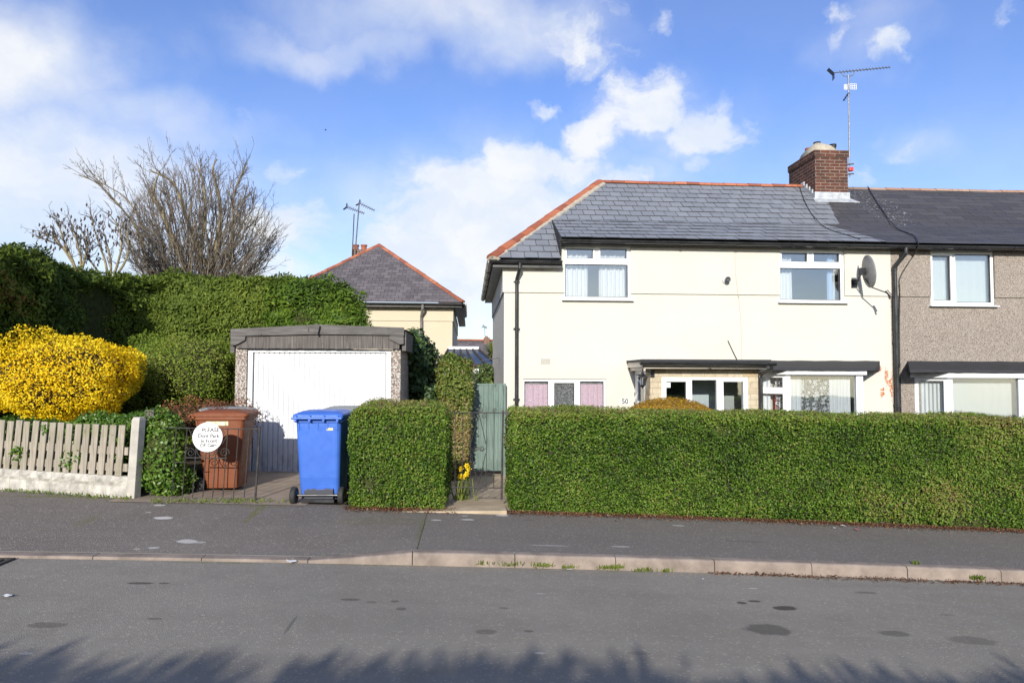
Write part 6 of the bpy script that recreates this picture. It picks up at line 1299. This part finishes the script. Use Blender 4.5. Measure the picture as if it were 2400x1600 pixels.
for k in range(185):                     # upright shoots fanning to the dome outline
    a = random.uniform(-1.0, 1.08); ex_ = 455 + random.uniform(-28, 28); rr = random.uniform(.78, 1.0)
    rad_px = 338 - 100 * abs(a) ** 1.7 * (1.0 if a > 0 else 1.35); tx, ty = ex_ + math.sin(a) * rad_px * rr * .9, 700 - math.cos(a) * rad_px * rr; dy = random.uniform(-1.6, 1.6)
    A_, B2 = tp(455 + (ex_ - 455) * 1.5 + math.sin(a) * 30, 770 - abs(a) * 60, dy * .3), tp(tx, ty, dy); pts = [A_.lerp(B2, s) + Vector((random.gauss(0, .07), random.gauss(0, .07), random.gauss(0, .05))) + Vector((0, 0, -abs(math.sin(a)) * math.sin(s * 3.14) * .35 * (a * a))) for s in np.linspace(0, 1, 9)]
    tw.tube(pts, [.018 * (1 - .8 * s) + .0035 for s in np.linspace(0, 1, 9)], 4, random.uniform(.2, .9), False)
    for j in range(14):
        i = random.randint(2, 8); t = (pts[i] - pts[i - 1]).normalized(); s = Vector((random.gauss(0, 1), random.gauss(0, 1), random.gauss(0, .6))).normalized(); shoot(tw, pts[i - 1].lerp(pts[i], random.random()), t + s * .6, random.uniform(.3, .7), .0065, 1, random.uniform(.1, .8), .05, .17, (4, 4), .8, 4)
tw.build('crown', TWIG, TR)
for (bx, by, Y, label, brs) in ((185, 660, 16.5, 'small knobbly bare tree at the far left above the cypress hedge', [[(185, 660), (170, 610), (150, 580), (115, 565), (85, 555)], [(185, 660), (165, 600), (148, 560), (140, 535), (128, 502)], [(185, 660), (190, 610), (180, 570), (175, 545), (168, 530)], [(185, 660), (200, 600), (205, 570), (190, 540)], [(185, 640), (150, 585), (118, 550), (90, 560)]]),
                                (255, 680, 16.8, 'small bare tree between the knobbly tree and the large tree', [[(255, 680), (248, 620), (235, 580), (222, 540), (214, 505)], [(255, 680), (260, 620), (250, 570), (240, 535)], [(255, 680), (275, 620), (285, 570), (275, 530), (255, 500)], [(255, 680), (225, 630), (205, 600), (200, 560)], [(255, 670), (295, 610), (300, 560), (285, 515)]])):
    tq = hit(bx, by, Y); t_ = thing('bare_tree', label, 'tree', (tq.x, Y, 0)); a_, b_ = MB(), MB(); a_.tube([(tq.x, Y, 0), hit(bx, by, Y)], [.09, .07], 6)
    for br_ in brs:
        c = catmull([hit(x, y, Y) for x, y in br_], 5); m2 = len(c); a_.tube(c, [max(.010, .034 * (1 - .75 * i / m2)) for i in range(m2)], 5, random.random(), False)
        for k in range(14):
            i = random.randint(m2 // 4, m2 - 2); shoot(b_, c[i], (c[i + 1] - c[i]).normalized() + Vector((random.gauss(0, .8), random.gauss(0, .8), .5)), random.uniform(.2, .6), .013, 1, .3, .08, .25, (4, 3), 1.0, 4)
        for k in range(26):              # fat buds
            i = random.randint(m2 // 2, m2 - 1); q = c[i] + Vector((random.gauss(0, .12), random.gauss(0, .12), random.gauss(0, .12))); b_.tube([q, q + Vector((random.gauss(0, .02), 0, .05)), q + Vector((0, 0, .09))], [.008, .022, .004], 5, .1)
    a_.build('trunk', BARK, t_, sm=True); b_.build('crown', TWIG, t_)

# daffodils by the path
pd_ = hit(1085, 1120, 8.75); DF = thing('daffodils', 'clump of yellow daffodils at the foot of the path hedge', 'flowers', (pd_.x, 8.75, G(pd_.x, 8.75)))
fl = MB(); stx = MB(); zgd = G(pd_.x, 8.75)
for (px, py) in ((1094, 1091), (1080, 1098), (1094, 1110), (1078, 1116), (1086, 1117), (1099, 1099)):
    c = hit(px, py, 8.75 + random.uniform(-.05, .05)); f_ = Vector((.25, -1, .1)).normalized(); s_ = f_.cross(Vector((0, 0, 1))).normalized(); u2 = s_.cross(f_)
    for k in range(6):
        a = k * 1.047; d = s_ * math.cos(a) + u2 * math.sin(a); e = s_ * math.cos(a + 1.57) + u2 * math.sin(a + 1.57); fl.quad(c, c + d * .022 + e * .012, c + d * .042, c + d * .022 - e * .012, .8)
    fl.loft([[c + f_ * h + (s_ * math.cos(a) + u2 * math.sin(a)) * r for a in np.linspace(0, 5.5, 8)] for h, r in ((0, .010), (.02, .013), (.03, .018))], False, .3)
    stx.tube([(c.x + random.uniform(-.05, .05), c.y + .02, zgd), (c.x, c.y + .03, c.z - .03), (c.x, c.y, c.z)], .004, 4)
for k in range(40): x = pd_.x + random.gauss(0, .07); y = 8.75 + random.gauss(0, .06); h = random.uniform(.15, .3); lx = random.gauss(0, .06); stx.quad((x - .006, y, zgd), (x + .006, y, zgd), (x + lx + .004, y - .03, zgd + h), (x + lx - .004, y - .03, zgd + h), random.random())
fl.build('flowers', FORS, DF); stx.build('stems', GRASS, DF)

# ground litter, weeds, grass in the gutter
def scatter(name, P, L, W, mat, ti, N=(0, 0, 1), jit=.5, kind='stuff', T=None, tj=1.): o = leaves(name, P, np.tile(np.array(N, float), (len(P), 1)), L, W, ti, mat, None, jit, T, tj); tag(o, kind=kind); return o
n_ = 11000; x = np.concatenate([RNG.uniform(xa - .05, 10.6, 9500), RNG.uniform(xc - .02, xd_ + .12, 1500)]); y = 8.02 - np.abs(RNG.normal(0, .085, n_)) - .05 * (RNG.random(n_) < .2); y -= .0
scatter('leaf_litter', np.stack([x, y, zpav(x, y) + .006 + RNG.random(n_) * .012], 1), .026, .013, LITTER, np.clip(RNG.normal(.45, .25, n_), 0, 1))
n_ = 1500; x = RNG.uniform(2.2, 7, n_); y = YK - .02 - np.abs(RNG.normal(0, .035, n_)) * (x > 3) - np.abs(RNG.normal(0, .02, n_))
scatter('gutter_debris', np.stack([x, y, zr(x) + .005 + RNG.random(n_) * .01], 1), .028, .01, LITTER, np.clip(RNG.normal(.35, .25, n_), 0, 1))
tufts = []
for (px, py, n2, s) in ((1268, 1326, 60, .05), (1330, 1331, 40, .04), (1425, 1332, 75, .06), (1445, 1330, 45, .05), (1505, 1338, 70, .07), (1140, 1322, 35, .06), (1200, 1324, 35, .05), (2290, 1356, 70, .04), (2145, 1322, 26, .02), (1560, 1340, 26, .03), (2330, 1239, 0, .04)):
    if not n2: continue
    g = gh(px, py); tufts.append(np.stack([g.x + RNG.normal(0, s, n2), (YK - .012 if py > 1323 else g.y) + RNG.normal(0, .012, n2), np.full(n2, g.z) + .0], 1))
for (px0, px1, py, n2) in ((355, 600, 1176, 330), (0, 310, 1150, 420), (600, 690, 1176, 60), (0, 350, 1140, 200)):
    for k in range(n2):
        px = random.uniform(px0, px1); g = gh(px, py + random.gauss(0, 2.5) + (px / 310 * 22 - 2 if px1 == 310 else 0)); tufts.append(np.array([[g.x, g.y, g.z]]))
P = np.concatenate(tufts); n_ = len(P)
scatter('weeds', P, .042, .010, GRASS, np.clip(RNG.normal(.5, .25, n_), 0, 1), N=(0, -1, .15), jit=.7, T=np.array([0, 0, 1.4]), tj=.7)
n_ = 1500; x = RNG.uniform(-6.8, -4.15, n_); yy = yb(x) - .06 - np.abs(RNG.normal(0, .05, n_)); ok = RNG.random(n_) < .5 + .5 * np.sin(x * 5)
x, yy = x[ok], yy[ok]; scatter('moss_weeds', np.stack([x, yy, zpav(x, np.minimum(yy, 8.6)) + .004], 1), .03, .02, GRASS, np.clip(RNG.normal(.35, .25, len(x)), 0, 1))

# trees and hedges across the road, seen only by the shade they throw
Yt = -5.6
prof = [(-200, 1545), (0, 1546), (150, 1550), (300, 1552), (420, 1560), (500, 1566), (560, 1576), (620, 1590), (660, 1592), (700, 1560), (735, 1538), (790, 1546), (840, 1545), (900, 1560), (960, 1573), (1010, 1562), (1060, 1560), (1130, 1545), (1180, 1535), (1230, 1544), (1290, 1542), (1350, 1556), (1420, 1568), (1480, 1566), (1560, 1570), (1640, 1578), (1760, 1590), (1850, 1595), (1960, 1590), (2040, 1570), (2110, 1572), (2200, 1582), (2300, 1588), (2450, 1592), (2600, 1590)]
sh = Vector((-sd.x, -sd.y, -sd.z)); hx_, hz_ = [], []
for (px, py) in prof: g = gh(px, py); k = (g.y - Yt) / -sh.y * -1; t = (g.y - Yt) / sh.y; hx_.append(g.x - sh.x * t); hz_.append(g.z - sh.z * t)
XS2 = np.linspace(min(hx_) - 9, max(hx_) + 9, 420); ZT = np.interp(XS2, hx_, hz_) - .01 + .03 * np.sin(XS2 * 5.3) + .02 * np.sin(XS2 * 13.1) + RNG.normal(0, .02, 420)
OPP = thing('roadside_hedge', 'tall uneven hedge across the road that shades the near tarmac', 'hedge', (0, Yt, 0))
mb = MB(); mb.loft([[(x, Yt - .5, -.3), (x, Yt - .5, z - .3), (x, Yt, z - .07), (x, Yt + .5, z - .3), (x, Yt + .5, -.3)] for x, z in zip(XS2, ZT)]); mb.build('opaque_core', COREG, OPP)
n_ = 26000; x = RNG.uniform(XS2[0], XS2[-1], n_); z0 = np.interp(x, XS2, ZT); tp_ = RNG.random(n_) < .45; z = np.where(tp_, z0 + RNG.normal(-.10, .035, n_) - np.abs(RNG.normal(0, .05, n_)), RNG.uniform(0, .93, n_) * z0); y = np.where(tp_, Yt + RNG.normal(0, .12, n_), Yt + .55 + RNG.normal(0, .08, n_))
leaves('leaves', np.stack([x, y, z], 1), np.tile(np.array([0, .6, .6]), (n_, 1)), .13, .07, RNG.random(n_) * .7, YEW, OPP, .9)
